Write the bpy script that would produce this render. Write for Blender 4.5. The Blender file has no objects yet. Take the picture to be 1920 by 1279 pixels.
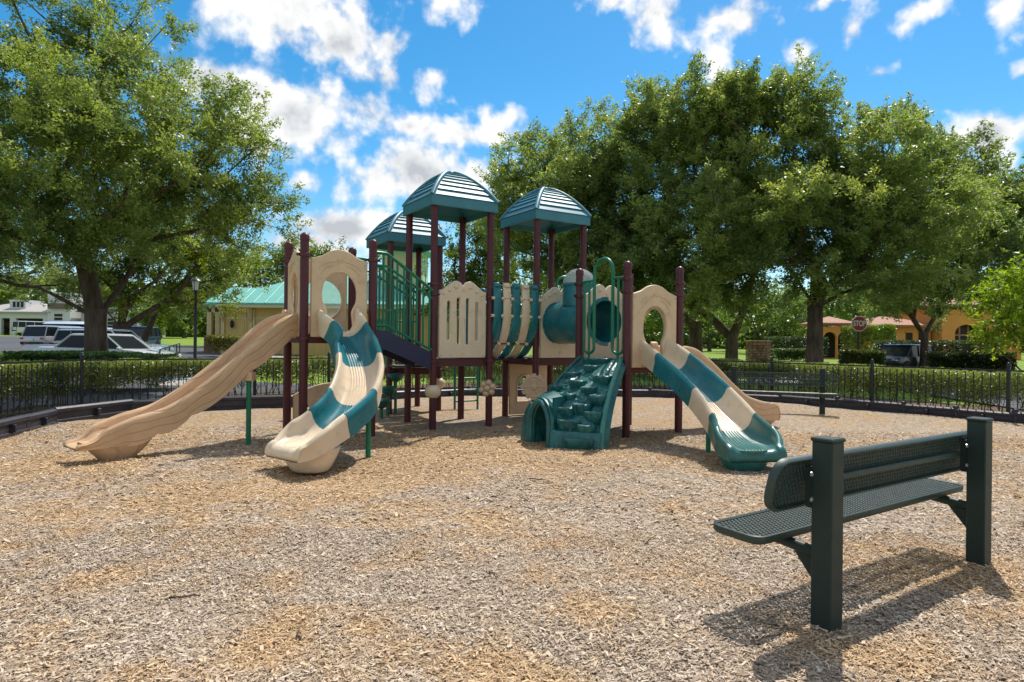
import bpy, math, random
import numpy as np
from mathutils import Matrix, Vector
from math import radians as R, sin, cos, pi

random.seed(7)
SC = bpy.context.scene
COL = SC.collection

# ------------------------------------------------------------------ camera
CAM_H = 1.45
F_PX = 1200.0            # focal length in pixels of the 1920 wide photograph
ROLL = R(0.6)
cam = bpy.data.cameras.new('camera')
cam.sensor_width = 36.0
cam.lens = 36.0 * F_PX / 1920.0
cam.shift_y = 5.5 / 1920.0
cam.clip_start = 0.05
cam.clip_end = 3000.0
camo = bpy.data.objects.new('camera', cam)
COL.objects.link(camo)
camo.location = (0, 0, CAM_H)
camo.rotation_euler = (R(90), -ROLL, 0)
SC.camera = camo


def P(px, py, d):
    """a point of the photograph at depth d metres, in world space"""
    ox, oy = px - 960.0, py - 639.5
    c, s = cos(ROLL), sin(ROLL)
    ux = ox * c + oy * s
    uy = -ox * s + oy * c
    return Vector((ux / F_PX * d, d, CAM_H - (uy - 5.5) / F_PX * d))


# ------------------------------------------------------------------ sky, sun, exposure
SUN_EL, SUN_AZ = R(57), R(27)      # azimuth from +Y towards +X
SC.view_settings.view_transform = 'Standard'
SC.view_settings.look = 'None'
SC.view_settings.exposure = 1.30
SC.view_settings.gamma = 1.0
SC.view_settings.use_curve_mapping = False
SC.render.engine = 'CYCLES'
SC.cycles.use_denoising = True
SC.cycles.max_bounces = 6
SC.cycles.diffuse_bounces = 4
SC.cycles.glossy_bounces = 3
SC.cycles.transmission_bounces = 4
SC.cycles.transparent_max_bounces = 8
SC.cycles.sample_clamp_indirect = 8.0

sun = bpy.data.lights.new('sun', 'SUN')
sun.energy = 2.1
sun.angle = R(0.6)
sun.color = (1.0, 0.955, 0.88)
suno = bpy.data.objects.new('sun', sun)
COL.objects.link(suno)
sdir = Vector((sin(SUN_AZ) * cos(SUN_EL), cos(SUN_AZ) * cos(SUN_EL), sin(SUN_EL)))
suno.rotation_euler = sdir.to_track_quat('Z', 'Y').to_euler()
suno.location = sdir * 40

world = bpy.data.worlds.new('World')
SC.world = world
world.use_nodes = True
world.cycles.sampling_method = 'MANUAL'
world.cycles.sample_map_resolution = 256
SKY_STRENGTH = 0.13


class NG:
    """tiny node-graph helper"""
    def __init__(self, tree):
        self.t = tree
        tree.nodes.clear()

    def n(self, typ, inputs=None, **kw):
        nd = self.t.nodes.new(typ)
        for k, v in kw.items():
            setattr(nd, k, v)
        if inputs:
            for k, v in inputs.items():
                self.set(nd.inputs[k], v)
        return nd

    def set(self, sock, v):
        if isinstance(v, bpy.types.NodeSocket):
            self.t.links.new(v, sock)
        elif isinstance(v, bpy.types.Node):
            self.t.links.new(v.outputs[0], sock)
        else:
            sock.default_value = v

    def math(self, op, a, b=None, c=None, clamp=False):
        nd = self.t.nodes.new('ShaderNodeMath')
        nd.operation = op
        nd.use_clamp = clamp
        self.set(nd.inputs[0], a)
        if b is not None:
            self.set(nd.inputs[1], b)
        if c is not None:
            self.set(nd.inputs[2], c)
        return nd.outputs[0]

    def mix(self, f, a, b, blend='MIX'):
        nd = self.t.nodes.new('ShaderNodeMix')
        nd.data_type = 'RGBA'
        nd.blend_type = blend
        self.set(nd.inputs[0], f)
        self.set(nd.inputs[6], a)
        self.set(nd.inputs[7], b)
        return nd.outputs[2]

    def ramp(self, f, stops, interp='LINEAR'):
        nd = self.t.nodes.new('ShaderNodeValToRGB')
        nd.color_ramp.interpolation = interp
        el = nd.color_ramp.elements
        while len(el) < len(stops):
            el.new(0.5)
        for e, (p, c) in zip(el, stops):
            e.position = p
            e.color = c if len(c) == 4 else (*c, 1)
        self.set(nd.inputs[0], f)
        return nd.outputs[0]

    def smooth(self, v, lo, hi):
        nd = self.t.nodes.new('ShaderNodeMapRange')
        nd.interpolation_type = 'SMOOTHSTEP'
        self.set(nd.inputs[0], v)
        nd.inputs[1].default_value = lo
        nd.inputs[2].default_value = hi
        return nd.outputs[0]


def build_world():
    g = NG(world.node_tree)
    sky = g.n('ShaderNodeTexSky')
    sky.sky_type = 'NISHITA'
    sky.sun_disc = False
    sky.sun_elevation = SUN_EL
    sky.sun_rotation = SUN_AZ
    sky.altitude = 0
    sky.air_density = 1.0
    sky.dust_density = 0.25
    sky.ozone_density = 2.2
    hs = g.n('ShaderNodeHueSaturation', {'Hue': 0.489, 'Saturation': 1.42, 'Value': 0.47, 'Color': sky})
    tc = g.n('ShaderNodeTexCoord')
    sep = g.n('ShaderNodeSeparateXYZ', {0: tc.outputs['Generated']})
    az = g.math('ARCTAN2', sep.outputs[0], sep.outputs[1])
    el = g.math('ARCSINE', sep.outputs[2])
    V = g.n('ShaderNodeCombineXYZ', {0: az, 1: el, 2: 0.0}).outputs[0]
    blobs = [(520, 10, 150, 85), (640, 70, 110, 75), (820, 8, 70, 42), (735, 72, 60, 34), (690, 125, 60, 34), (560, 215, 118, 100),
             (430, 165, 110, 55), (688, 215, 50, 42), (600, 260, 60, 45), (775, 330, 125, 62), (890, 330, 70, 75), (700, 350, 80, 40),
             (660, 425, 150, 30), (570, 450, 90, 40), (870, 250, 105, 28), (930, 225, 40, 26), (762, 236, 34, 18), (807, 153, 32, 28),
             (1240, 18, 62, 44), (1375, 18, 66, 32), (1345, 112, 24, 26), (1500, 95, 30, 40), (1850, 245, 90, 60), (1730, 35, 46, 22),
             (1640, 140, 26, 14), (1905, 30, 38, 48), (1600, 60, 24, 40), (565, 345, 36, 22), (1150, -5, 40, 20), (1560, -5, 60, 20),
             (1915, 140, 20, 16), (1690, 60, 14, 10)]
    # cloud centres in view, as azimuth and elevation
    rnd = random.Random(11)
    lst = []
    for (x, y, rx, ry) in blobs:
        w = P(x, y, 1.0) - Vector((0, 0, CAM_H))
        w.normalize()
        a, e = math.atan2(w.x, w.y), math.asin(w.z)
        k = cos(a) ** 1.0
        lst.append((a, e, 1.24 * rx / F_PX * k * cos(a), 1.24 * ry / F_PX * cos(e) * k, 1.0 if rx > 70 else .62))
    fb = g.n('ShaderNodeTexNoise', {'Vector': V, 'Scale': 11.0, 'Detail': 9.0, 'Roughness': 0.58})
    fb2 = g.n('ShaderNodeTexNoise', {'Vector': V, 'Scale': 5.0, 'Detail': 3.0, 'Roughness': 0.5})
    wob = g.n('ShaderNodeVectorMath', {0: fb2.outputs['Color'], 1: (0.5, 0.5, 0.5)}, operation='SUBTRACT')
    wob = g.n('ShaderNodeVectorMath', {0: wob, 'Scale': 0.07}, operation='SCALE')
    Vw = g.n('ShaderNodeVectorMath', {0: V, 1: wob}, operation='ADD').outputs[0]
    cur = None
    low = None
    for (a, e, ra, re, wt) in lst:
        m = g.n('ShaderNodeMapping', {'Vector': Vw, 'Location': (-a / ra, -e / re, 0), 'Scale': (1 / ra, 1 / re, 1)})
        ln = g.n('ShaderNodeVectorMath', {0: m}, operation='LENGTH').outputs['Value']
        v = g.math('MULTIPLY_ADD', ln, -wt, wt)
        cur = v if cur is None else g.math('SMOOTH_MAX', cur, v, 0.25)
    nz = g.math('SUBTRACT', fb.outputs[0], 0.5)
    # separate unseen clouds added outside the view, cover raised for more fill light
    wide = g.n('ShaderNodeTexNoise', {'Vector': tc.outputs['Generated'], 'Scale': 3.2, 'Detail': 2.0})
    cu2 = g.math('MULTIPLY_ADD', wide.outputs[0], 5.0, -2.15)
    inview = g.math('MULTIPLY', g.smooth(g.math('ABSOLUTE', az), 0.95, 0.72), g.smooth(el, 0.72, 0.52))
    cu2 = g.math('MULTIPLY_ADD', inview, -2.0, cu2)
    cur = g.math('MAXIMUM', cur, cu2)
    bil = g.n('ShaderNodeTexVoronoi', {'Vector': Vw, 'Scale': 24.0, 'Detail': 2.0, 'Roughness': 0.55}, voronoi_dimensions='2D', feature='SMOOTH_F1')
    bil = g.math('SUBTRACT', 0.42, bil.outputs['Distance'])
    nz = g.math('MULTIPLY_ADD', bil, 0.17, nz)
    dens = g.math('MULTIPLY_ADD', nz, 3.6, g.math('MULTIPLY', cur, 1.08))
    mask = g.smooth(dens, -0.24, 0.62)
    # shading of the cloud: bright rims and puffs, grey where it is thick
    Vo = g.n('ShaderNodeVectorMath', {0: V, 1: (0.012, 0.022, 0.0)}, operation='ADD')
    fo = g.n('ShaderNodeTexNoise', {'Vector': Vo, 'Scale': 9.0, 'Detail': 5.0, 'Roughness': 0.55})
    puff = g.math('SUBTRACT', fb.outputs[0], fo.outputs[0])
    body = g.n('ShaderNodeTexNoise', {'Vector': Vo, 'Scale': 6.5, 'Detail': 4.0, 'Roughness': 0.5})
    thick = g.math('MULTIPLY', g.smooth(dens, 0.42, 1.15), g.smooth(body.outputs[0], 0.30, 0.58))
    sh = g.math('MULTIPLY_ADD', puff, -3.4, thick)
    sh = g.math('MULTIPLY_ADD', bil, -0.9, sh, clamp=True)
    ccol = g.ramp(sh, [(0.0, (3.45, 3.42, 3.36)), (0.5, (2.75, 2.8, 2.85)), (1.0, (1.75, 1.85, 2.0))])
    up = g.smooth(sep.outputs[2], -0.02, 0.03)
    mask = g.math('MULTIPLY', mask, up)
    col = g.mix(mask, hs, ccol)
    bg = g.n('ShaderNodeBackground', {'Color': col, 'Strength': SKY_STRENGTH})
    out = g.n('ShaderNodeOutputWorld')
    g.t.links.new(bg.outputs[0], out.inputs[0])


build_world()

# ------------------------------------------------------------------ materials
MATS = {}


def principled(name, color, rough=0.5, spec=0.5, metal=0.0, var=0.0, vscale=6.0, bump=0.0, bscale=60.0, dirt=None, coat=0.0, stretch=None):
    if name in MATS:
        return MATS[name]
    m = bpy.data.materials.new(name)
    m.use_nodes = True
    g = NG(m.node_tree)
    tc = g.n('ShaderNodeTexCoord')
    vec = tc.outputs['Object']
    if stretch:
        vec = g.n('ShaderNodeMapping', {'Vector': vec, 'Scale': stretch}).outputs[0]
    base = (*color, 1)
    c = base
    if var > 0:
        nz = g.n('ShaderNodeTexNoise', {'Vector': vec, 'Scale': vscale, 'Detail': 5.0, 'Roughness': 0.6})
        lo = tuple(x * (1 - var) for x in color)
        hi = tuple(min(1, x * (1 + var)) for x in color)
        c = g.ramp(nz.outputs[0], [(0.3, lo), (0.7, hi)])
    if dirt:
        n2 = g.n('ShaderNodeTexNoise', {'Vector': vec, 'Scale': vscale * 2.3, 'Detail': 6.0, 'Roughness': 0.65})
        f = g.smooth(n2.outputs[0], 0.5, 0.75)
        f = g.math('MULTIPLY', f, dirt[1])
        c = g.mix(f, c, (*dirt[0], 1))
    bs = g.n('ShaderNodeBsdfPrincipled', {'Base Color': c, 'Metallic': metal, 'Specular IOR Level': spec, 'Coat Weight': coat})
    rn = g.n('ShaderNodeTexNoise', {'Vector': vec, 'Scale': 14.0, 'Detail': 4.0})
    rr = g.math('MULTIPLY_ADD', rn.outputs[0], 0.22, max(0.02, rough - 0.11))
    g.set(bs.inputs['Roughness'], rr)
    if bump > 0:
        bn = g.n('ShaderNodeTexNoise', {'Vector': vec, 'Scale': bscale, 'Detail': 5.0, 'Roughness': 0.6})
        b = g.n('ShaderNodeBump', {'Height': bn.outputs[0], 'Strength': bump, 'Distance': 0.02})
        g.set(bs.inputs['Normal'], b)
    out = g.n('ShaderNodeOutputMaterial')
    g.t.links.new(bs.outputs[0], out.inputs[0])
    MATS[name] = m
    return m


def glass(name, tint, alpha_mix=0.75, rough=0.03):
    m = bpy.data.materials.new(name)
    m.use_nodes = True
    g = NG(m.node_tree)
    tr = g.n('ShaderNodeBsdfTransparent', {'Color': (*tint, 1)})
    gl = g.n('ShaderNodeBsdfPrincipled', {'Base Color': (*tint, 1), 'Roughness': rough, 'Specular IOR Level': 0.8})
    mx = g.n('ShaderNodeMixShader', {0: alpha_mix, 1: gl.outputs[0], 2: tr.outputs[0]})
    out = g.n('ShaderNodeOutputMaterial')
    g.t.links.new(mx.outputs[0], out.inputs[0])
    MATS[name] = m
    return m


def leaf_mat(name, trans=0.45, rough=0.45):
    m = bpy.data.materials.new(name)
    m.use_nodes = True
    g = NG(m.node_tree)
    at = g.n('ShaderNodeAttribute', attribute_name='tint')
    bs = g.n('ShaderNodeBsdfPrincipled', {'Base Color': at.outputs[0], 'Roughness': rough, 'Specular IOR Level': 0.42})
    tcol = g.mix(1.0, at.outputs[0], (1.75, 1.8, 0.72, 1), 'MULTIPLY')
    tl = g.n('ShaderNodeBsdfTranslucent', {'Color': tcol})
    mx = g.n('ShaderNodeMixShader', {0: trans, 1: bs.outputs[0], 2: tl.outputs[0]})
    out = g.n('ShaderNodeOutputMaterial')
    g.t.links.new(mx.outputs[0], out.inputs[0])
    MATS[name] = m
    return m


def moulded_plastic(name, color):
    """tan rotomoulded plastic with an engraved flowing wood-grain"""
    m = bpy.data.materials.new(name)
    m.use_nodes = True
    g = NG(m.node_tree)
    tc = g.n('ShaderNodeTexCoord')
    uv = g.n('ShaderNodeAttribute', attribute_name='flow')
    nz = g.n('ShaderNodeTexNoise', {'Vector': uv.outputs['Vector'], 'Scale': 1.6, 'Detail': 1.5})
    off = g.n('ShaderNodeVectorMath', {0: nz.outputs['Color'], 'Scale': 0.35}, operation='SCALE')
    vv = g.n('ShaderNodeVectorMath', {0: uv.outputs['Vector'], 1: off}, operation='ADD')
    w = g.n('ShaderNodeTexWave', {'Vector': vv, 'Scale': 2.3, 'Distortion': 1.2, 'Detail': 0.0}, wave_type='BANDS', bands_direction='Y')
    groove = g.smooth(w.outputs[0], 0.0, 0.10)
    n1 = g.n('ShaderNodeTexNoise', {'Vector': tc.outputs['Object'], 'Scale': 5.0, 'Detail': 5.0})
    c = g.ramp(n1.outputs[0], [(0.3, tuple(x * .9 for x in color)), (0.7, tuple(x * 1.08 for x in color))])
    dk = g.mix(groove, tuple(x * 0.80 for x in color) + (1,), c)
    b = g.n('ShaderNodeBump', {'Height': groove, 'Strength': 0.5, 'Distance': 0.010})
    bs = g.n('ShaderNodeBsdfPrincipled', {'Base Color': dk, 'Roughness': 0.42, 'Normal': b.outputs[0]})
    out = g.n('ShaderNodeOutputMaterial')
    g.t.links.new(bs.outputs[0], out.inputs[0])
    MATS[name] = m
    return m


BEIGE = principled('beige_plastic', (0.66, 0.475, 0.305), 0.42, 0.4, var=0.08, vscale=3.0, dirt=((0.40, 0.29, 0.19), 0.5))
CREAM = principled('cream_plastic', (0.70, 0.555, 0.39), 0.34, 0.45, var=0.06, vscale=3.0, dirt=((0.44, 0.33, 0.22), 0.5))
TAN = moulded_plastic('tan_plastic', (0.62, 0.40, 0.225))
TEAL = principled('teal_plastic', (0.011, 0.152, 0.178), 0.31, 0.45, var=0.22, vscale=3.0, dirt=((0.08, 0.22, 0.23), 0.5))
TEALG = principled('sea_green_plastic', (0.020, 0.125, 0.110), 0.33, 0.5, var=0.25, vscale=4.0, dirt=((0.09, 0.22, 0.20), 0.4))
ROCKP = principled('climber_plastic', (0.012, 0.105, 0.100), 0.40, 0.5, var=0.45, vscale=5.0, bump=0.35, bscale=18, dirt=((0.07, 0.24, 0.24), 0.5))
EDGEP = principled('climber_rail_plastic', (0.035, 0.20, 0.15), 0.35, 0.5, var=0.2)
ROOFM = principled('roof_plastic', (0.040, 0.185, 0.25), 0.46, 0.5, var=0.10, vscale=3.0)
BROWN = principled('maroon_post_coat', (0.085, 0.020, 0.024), 0.40, 0.28, var=0.15, vscale=4.0)
BROWND = principled('maroon_clamp_coat', (0.095, 0.026, 0.030), 0.42, 0.3)
GREENM = principled('green_rail_coat', (0.008, 0.165, 0.092), 0.34, 0.4, var=0.12)
NAVY = principled('navy_steel_coat', (0.030, 0.033, 0.075), 0.42, 0.35, var=0.12)
DECKM = principled('deck_coat', (0.035, 0.022, 0.03), 0.6, 0.4, var=0.2)
BENCHG = principled('bench_green_coat', (0.024, 0.046, 0.038), 0.5, 0.5, var=0.18, vscale=8.0, dirt=((0.06, 0.075, 0.06), 0.35))
BENCHP = principled('bench_post_coat', (0.015, 0.030, 0.026), 0.5, 0.35, var=0.15, vscale=6.0)
STEEL = principled('steel', (0.5, 0.5, 0.5), 0.35, metal=0.9)
FENCEM = principled('black_fence_coat', (0.016, 0.017, 0.020), 0.42, 0.5, var=0.2)
CURBM = principled('black_border_plastic', (0.022, 0.021, 0.032), 0.45, 0.5, var=0.3, vscale=5.0, bump=0.2, dirt=((0.10, 0.08, 0.06), 0.35))
BARK = principled('bark', (0.10, 0.072, 0.056), 0.9, 0.2, var=0.5, vscale=5.0, bump=1.0, bscale=14.0, stretch=(1, 1, 0.3))
TWIG = principled('twig_bark', (0.085, 0.062, 0.048), 0.9, 0.2, var=0.3)
LEAF = leaf_mat('leaf', 0.50, 0.38)
LEAFG = leaf_mat('leaf_glossy', 0.35, 0.35)
GLASSD = principled('car_glass', (0.014, 0.018, 0.022), 0.16, 0.22)
WHITEC = principled('white_car_paint', (0.62, 0.63, 0.64), 0.25, 0.5, coat=0.6)
SILVER = principled('silver_car_paint', (0.42, 0.44, 0.46), 0.28, 0.5, coat=0.6)
BLUEC = principled('dark_blue_car_paint', (0.012, 0.035, 0.09), 0.22, 0.5, coat=0.8)
BLACKC = principled('black_car_paint', (0.008, 0.010, 0.014), 0.3, 0.4, coat=0.25)
RUBBER = principled('rubber', (0.018, 0.018, 0.018), 0.85, 0.3)
RIMM = principled('rim', (0.38, 0.38, 0.39), 0.35, metal=0.7)
REDL = principled('red_lens', (0.45, 0.015, 0.015), 0.2)
CLEARL = principled('headlamp_lens', (0.6, 0.62, 0.65), 0.15)
BUBBLE = glass('clear_bubble', (0.93, 0.96, 0.94), 0.72)

# ------------------------------------------------------------------ mesh helpers
WM = {}


def obj(name, me, mat=None, parent=None, mw=None, smooth=None):
    o = bpy.data.objects.new(name, me)
    COL.objects.link(o)
    mw = mw if mw is not None else Matrix.Identity(4)
    if me is not None and mat is not None and len(me.materials) == 0:
        me.materials.append(mat)
    if me is not None and smooth is not None:
        shade(me, smooth)
    if parent is not None:
        o.parent = parent
        o.matrix_parent_inverse = WM[parent.name].inverted()
    o.matrix_basis = mw
    WM[o.name] = mw.copy()
    return o


def shade(me, ang):
    if ang <= 0:
        return
    me.polygons.foreach_set('use_smooth', np.ones(len(me.polygons), dtype=bool))
    me.set_sharp_from_angle(angle=R(ang))


def tag(o, label, cat, group=None, kind=None):
    o['label'] = label
    o['category'] = cat
    if group:
        o['group'] = group
    if kind:
        o['kind'] = kind
    return o


def thing(name, label, cat, loc, group=None):
    o = obj(name, None, mw=Matrix.Translation(Vector(loc)))
    return tag(o, label, cat, group)


class MB:
    def __init__(self):
        self.v, self.f = [], []

    def add(self, vs, fs):
        b = len(self.v)
        self.v += [tuple(x) for x in vs]
        self.f += [tuple(i + b for i in q) for q in fs]

    def box(self, c, s, M=None):
        cx, cy, cz = c
        x, y, z = s[0] / 2, s[1] / 2, s[2] / 2
        vs = [Vector((cx + i * x, cy + j * y, cz + k * z)) for i in (-1, 1) for j in (-1, 1) for k in (-1, 1)]
        if M is not None:
            vs = [M @ v for v in vs]
        self.add(vs, [(0, 1, 3, 2), (4, 6, 7, 5), (0, 4, 5, 1), (2, 3, 7, 6), (0, 2, 6, 4), (1, 5, 7, 3)])
        return self

    def bbox(self, c, s, b, M=None):
        """box with chamfered edges"""
        cx, cy, cz = c
        hx, hy, hz = s[0] / 2, s[1] / 2, s[2] / 2
        rows = []
        for (z, k) in ((-hz, b), (-hz + b, 0), (hz - b, 0), (hz, b)):
            x, y = hx - k, hy - k
            bb = b if k == 0 else b * 0.6
            pts = [(-x + bb, -y), (x - bb, -y), (x, -y + bb), (x, y - bb), (x - bb, y), (-x + bb, y), (-x, y - bb), (-x, -y + bb)]
            rows.append([Vector((cx + p[0], cy + p[1], cz + z)) for p in pts])
        if M is not None:
            rows = [[M @ v for v in r] for r in rows]
        self.loft(rows, closed=True, caps=True)
        return self

    def loft(self, rows, closed=True, caps=False):
        n = len(rows[0])
        vs = [p for r in rows for p in r]
        fs = []
        m = n if closed else n - 1
        for i in range(len(rows) - 1):
            for j in range(m):
                k = (j + 1) % n
                fs.append((i * n + j, i * n + k, (i + 1) * n + k, (i + 1) * n + j))
        if caps:
            fs.append(tuple(reversed(range(n))))
            fs.append(tuple(range((len(rows) - 1) * n, len(rows) * n)))
        self.add(vs, fs)
        return self

    def tube(self, pts, r, n=8, caps=True, closed=False):
        pts = [Vector(p) for p in pts]
        rr = r if isinstance(r, (list, tuple)) else [r] * len(pts)
        rows = []
        up = None
        N = len(pts)
        for i, p in enumerate(pts):
            if closed:
                t = pts[(i + 1) % N] - pts[i - 1]
            else:
                t = pts[min(i + 1, N - 1)] - pts[max(i - 1, 0)]
            t.normalize()
            if up is None:
                up = Vector((0, 0, 1)) if abs(t.z) < 0.9 else Vector((0, 1, 0))
            a = up - t * up.dot(t)
            if a.length < 1e-5:
                a = t.orthogonal()
            a.normalize()
            up = a
            b = t.cross(a)
            rows.append([p + (a * cos(2 * pi * k / n) + b * sin(2 * pi * k / n)) * rr[i] for k in range(n)])
        if closed:
            rows.append(rows[0])
            self.loft(rows, True, False)
        else:
            self.loft(rows, True, caps)
        return self

    def lathe(self, prof, n=16, M=None, caps=True):
        rows = []
        for (r, z) in prof:
            row = [Vector((r * cos(2 * pi * k / n), r * sin(2 * pi * k / n), z)) for k in range(n)]
            rows.append([M @ v for v in row] if M is not None else row)
        self.loft(rows, True, caps)
        return self

    def mesh(self, name='m'):
        me = bpy.data.meshes.new(name)
        me.from_pydata(self.v, [], self.f)
        me.update()
        return me


def outline_mesh(outer, holes, thick, bevel=0.012):
    """a flat board with holes: outline in XY, thickness along Z (centred)"""
    cu = bpy.data.curves.new('c', 'CURVE')
    cu.dimensions = '2D'
    cu.fill_mode = 'BOTH'
    cu.extrude = max(0.001, thick / 2 - bevel)
    cu.bevel_depth = bevel
    cu.bevel_resolution = 2
    cu.offset = -bevel
    for poly in [outer] + holes:
        sp = cu.splines.new('POLY')
        sp.points.add(len(poly) - 1)
        for p, q in zip(sp.points, poly):
            p.co = (q[0], q[1], 0, 1)
        sp.use_cyclic_u = True
    o = bpy.data.objects.new('tmp', cu)
    COL.objects.link(o)
    dg = bpy.context.evaluated_depsgraph_get()
    me = bpy.data.meshes.new_from_object(o.evaluated_get(dg))
    bpy.data.objects.remove(o)
    bpy.data.curves.remove(cu)
    me.materials.clear()
    shade(me, 40)
    return me


def frame(origin, xdir, up=(0, 0, 1)):
    """matrix whose X runs along xdir, Y up and Z out of the face"""
    x = Vector(xdir).normalized()
    y = Vector(up)
    z = x.cross(y)
    M = Matrix((x, y, z)).transposed().to_4x4()
    M.translation = Vector(origin)
    return M


def vnoise(x, y, seed=0):
    """smooth 2-D value noise, numpy arrays, 0..1"""
    def h(i, j):
        n = np.sin(i * 127.1 + j * 311.7 + seed * 74.7) * 43758.5453
        return n - np.floor(n)
    i, j = np.floor(x), np.floor(y)
    u, v = x - i, y - j
    u, v = u * u * (3 - 2 * u), v * v * (3 - 2 * v)
    return (h(i, j) * (1 - u) + h(i + 1, j) * u) * (1 - v) + (h(i, j + 1) * (1 - u) + h(i + 1, j + 1) * u) * v


def fbm(x, y, seed=0, o=4):
    s, a, t = 0, 0.5, 0
    for k in range(o):
        s = s + a * vnoise(x * 2 ** k + 13.7 * k, y * 2 ** k + 7.1 * k, seed + k)
        t += a
        a *= 0.5
    return s / t


def quads_mesh(co, n, tint=None, k=4):
    """n separate k-sided faces from a (k*n,3) array; tint (n,3) becomes a face colour"""
    me = bpy.data.meshes.new('q')
    me.vertices.add(k * n)
    me.vertices.foreach_set('co', co.astype(np.float32).ravel())
    me.loops.add(k * n)
    me.loops.foreach_set('vertex_index', np.arange(k * n, dtype=np.int32))
    me.polygons.add(n)
    me.polygons.foreach_set('loop_start', np.arange(0, k * n, k, dtype=np.int32))
    if tint is not None:
        a = me.attributes.new('tint', 'FLOAT_COLOR', 'FACE')
        c = np.ones((n, 4), np.float32)
        c[:, :3] = np.clip(tint, 0.002, 1)
        a.data.foreach_set('color', c.ravel())
    me.update(calc_edges=True)
    return me


def leaves_mesh(pos, size, tint, rng, up=0.45, aspect=0.52, direction=None):
    n = len(pos)
    nrm = rng.normal(size=(n, 3))
    nrm[:, 2] = np.abs(nrm[:, 2]) + up
    nrm /= np.linalg.norm(nrm, axis=1)[:, None]
    d = rng.normal(size=(n, 3)) if direction is None else direction + rng.normal(size=(n, 3)) * 0.55
    d -= nrm * np.sum(d * nrm, 1)[:, None]
    d /= np.linalg.norm(d, axis=1)[:, None] + 1e-9
    s = np.cross(nrm, d)
    L = (size * rng.uniform(0.65, 1.3, n))[:, None]
    W = L * aspect
    co = np.empty((n, 3, 3))
    co[:, 0] = pos - d * L * 0.45 + s * W * 0.30
    co[:, 1] = pos + d * L * 0.60
    co[:, 2] = pos - d * L * 0.15 - s * W * 0.62
    return quads_mesh(co.reshape(-1, 3), n, tint, 3)


def gz(x, y):
    """height of the land: a flat play area, then a slow rise, slower on the right"""
    r = math.hypot(x, y)
    k = min(1.0, max(0.0, x / 12.0))
    k = k * k * (3 - 2 * k)
    return min(2.3, (0.02 - 0.011 * k) * max(0.0, r - 15.0))


# ------------------------------------------------------------------ land
CURB = [(-6.9, -6.0), (-7.1, 5.0), (-7.35, 9.0), (-7.8, 10.9), (-7.5, 12.6), (-6.4, 13.3), (-4.9, 14.1), (-3.2, 16.2), (-1.2, 17.9), (3.9, 18.0),
        (6.9, 16.4), (8.7, 14.2), (9.85, 12.5), (11.5, 9.8), (12.5, 4.0), (12.5, -6.0)]


def inside(x, y, poly):
    r = np.zeros(x.shape, bool)
    n = len(poly)
    for i in range(n):
        x0, y0 = poly[i]
        x1, y1 = poly[(i + 1) % n]
        c = ((y0 > y) != (y1 > y))
        with np.errstate(divide='ignore', invalid='ignore'):
            xi = (x1 - x0) * (y - y0) / (y1 - y0 + 1e-12) + x0
        r ^= c & (x < xi)
    return r


def mulch_height(x, y):
    h = (fbm(x * 0.55, y * 0.55, 3, 3) - 0.5) * 0.10 + (fbm(x * 2.2, y * 2.2, 5, 3) - 0.5) * 0.035
    for (cx, cy, r, d) in ((-2.3, 7.1, 0.9, 0.06), (2.75, 7.6, 0.9, 0.05), (-5.2, 8.4, 0.8, 0.04)):
        h = h - d * np.exp(-((x - cx) ** 2 + (y - cy) ** 2) / r ** 2)
    return h


def mulch_gold(x, y):
    """where fresh golden chips lie instead of weathered grey ones, 0..1"""
    a = fbm(x * 1.3 + 3, y * 1.3, 21, 5)
    b = fbm(x * 4.3, y * 4.3 + 9, 31, 4)
    near = np.clip((y - 3.2) / 6.0, 0, 1)
    g = a * 0.5 + b * 0.5 + near * 0.10
    for (cx, cy, r) in ((-2.2, 6.9, 0.9), (-0.6, 3.0, 0.35), (-1.1, 3.15, 0.3), (0.35, 3.5, 0.3), (-5.2, 7.6, 1.2), (1.5, 3.15, 0.25),
                        (0.05, 2.85, 0.25), (3.05, 4.3, 0.35), (2.0, 3.0, 0.3), (-0.3, 8.4, 1.6)):
        g = g + 0.26 * np.exp(-((x - cx) ** 2 + (y - cy) ** 2) / r ** 2)
    return np.clip((g - 0.455) * 3.5, 0, 1)


def grid_sheet(xs, ys, zf, keep=None):
    X, Y = np.meshgrid(xs, ys)
    Z = zf(X, Y)
    nx, ny = len(xs), len(ys)
    idx = np.arange(nx * ny).reshape(ny, nx)
    q = np.stack([idx[:-1, :-1], idx[:-1, 1:], idx[1:, 1:], idx[1:, :-1]], -1).reshape(-1, 4)
    if keep is not None:
        k = keep(X, Y).ravel()
        q = q[k[q].all(1)]
    me = bpy.data.meshes.new('sheet')
    me.from_pydata(np.stack([X.ravel(), Y.ravel(), Z.ravel()], 1).tolist(), [], q.tolist())
    me.update()
    shade(me, 60)
    return me, X.ravel(), Y.ravel()


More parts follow.
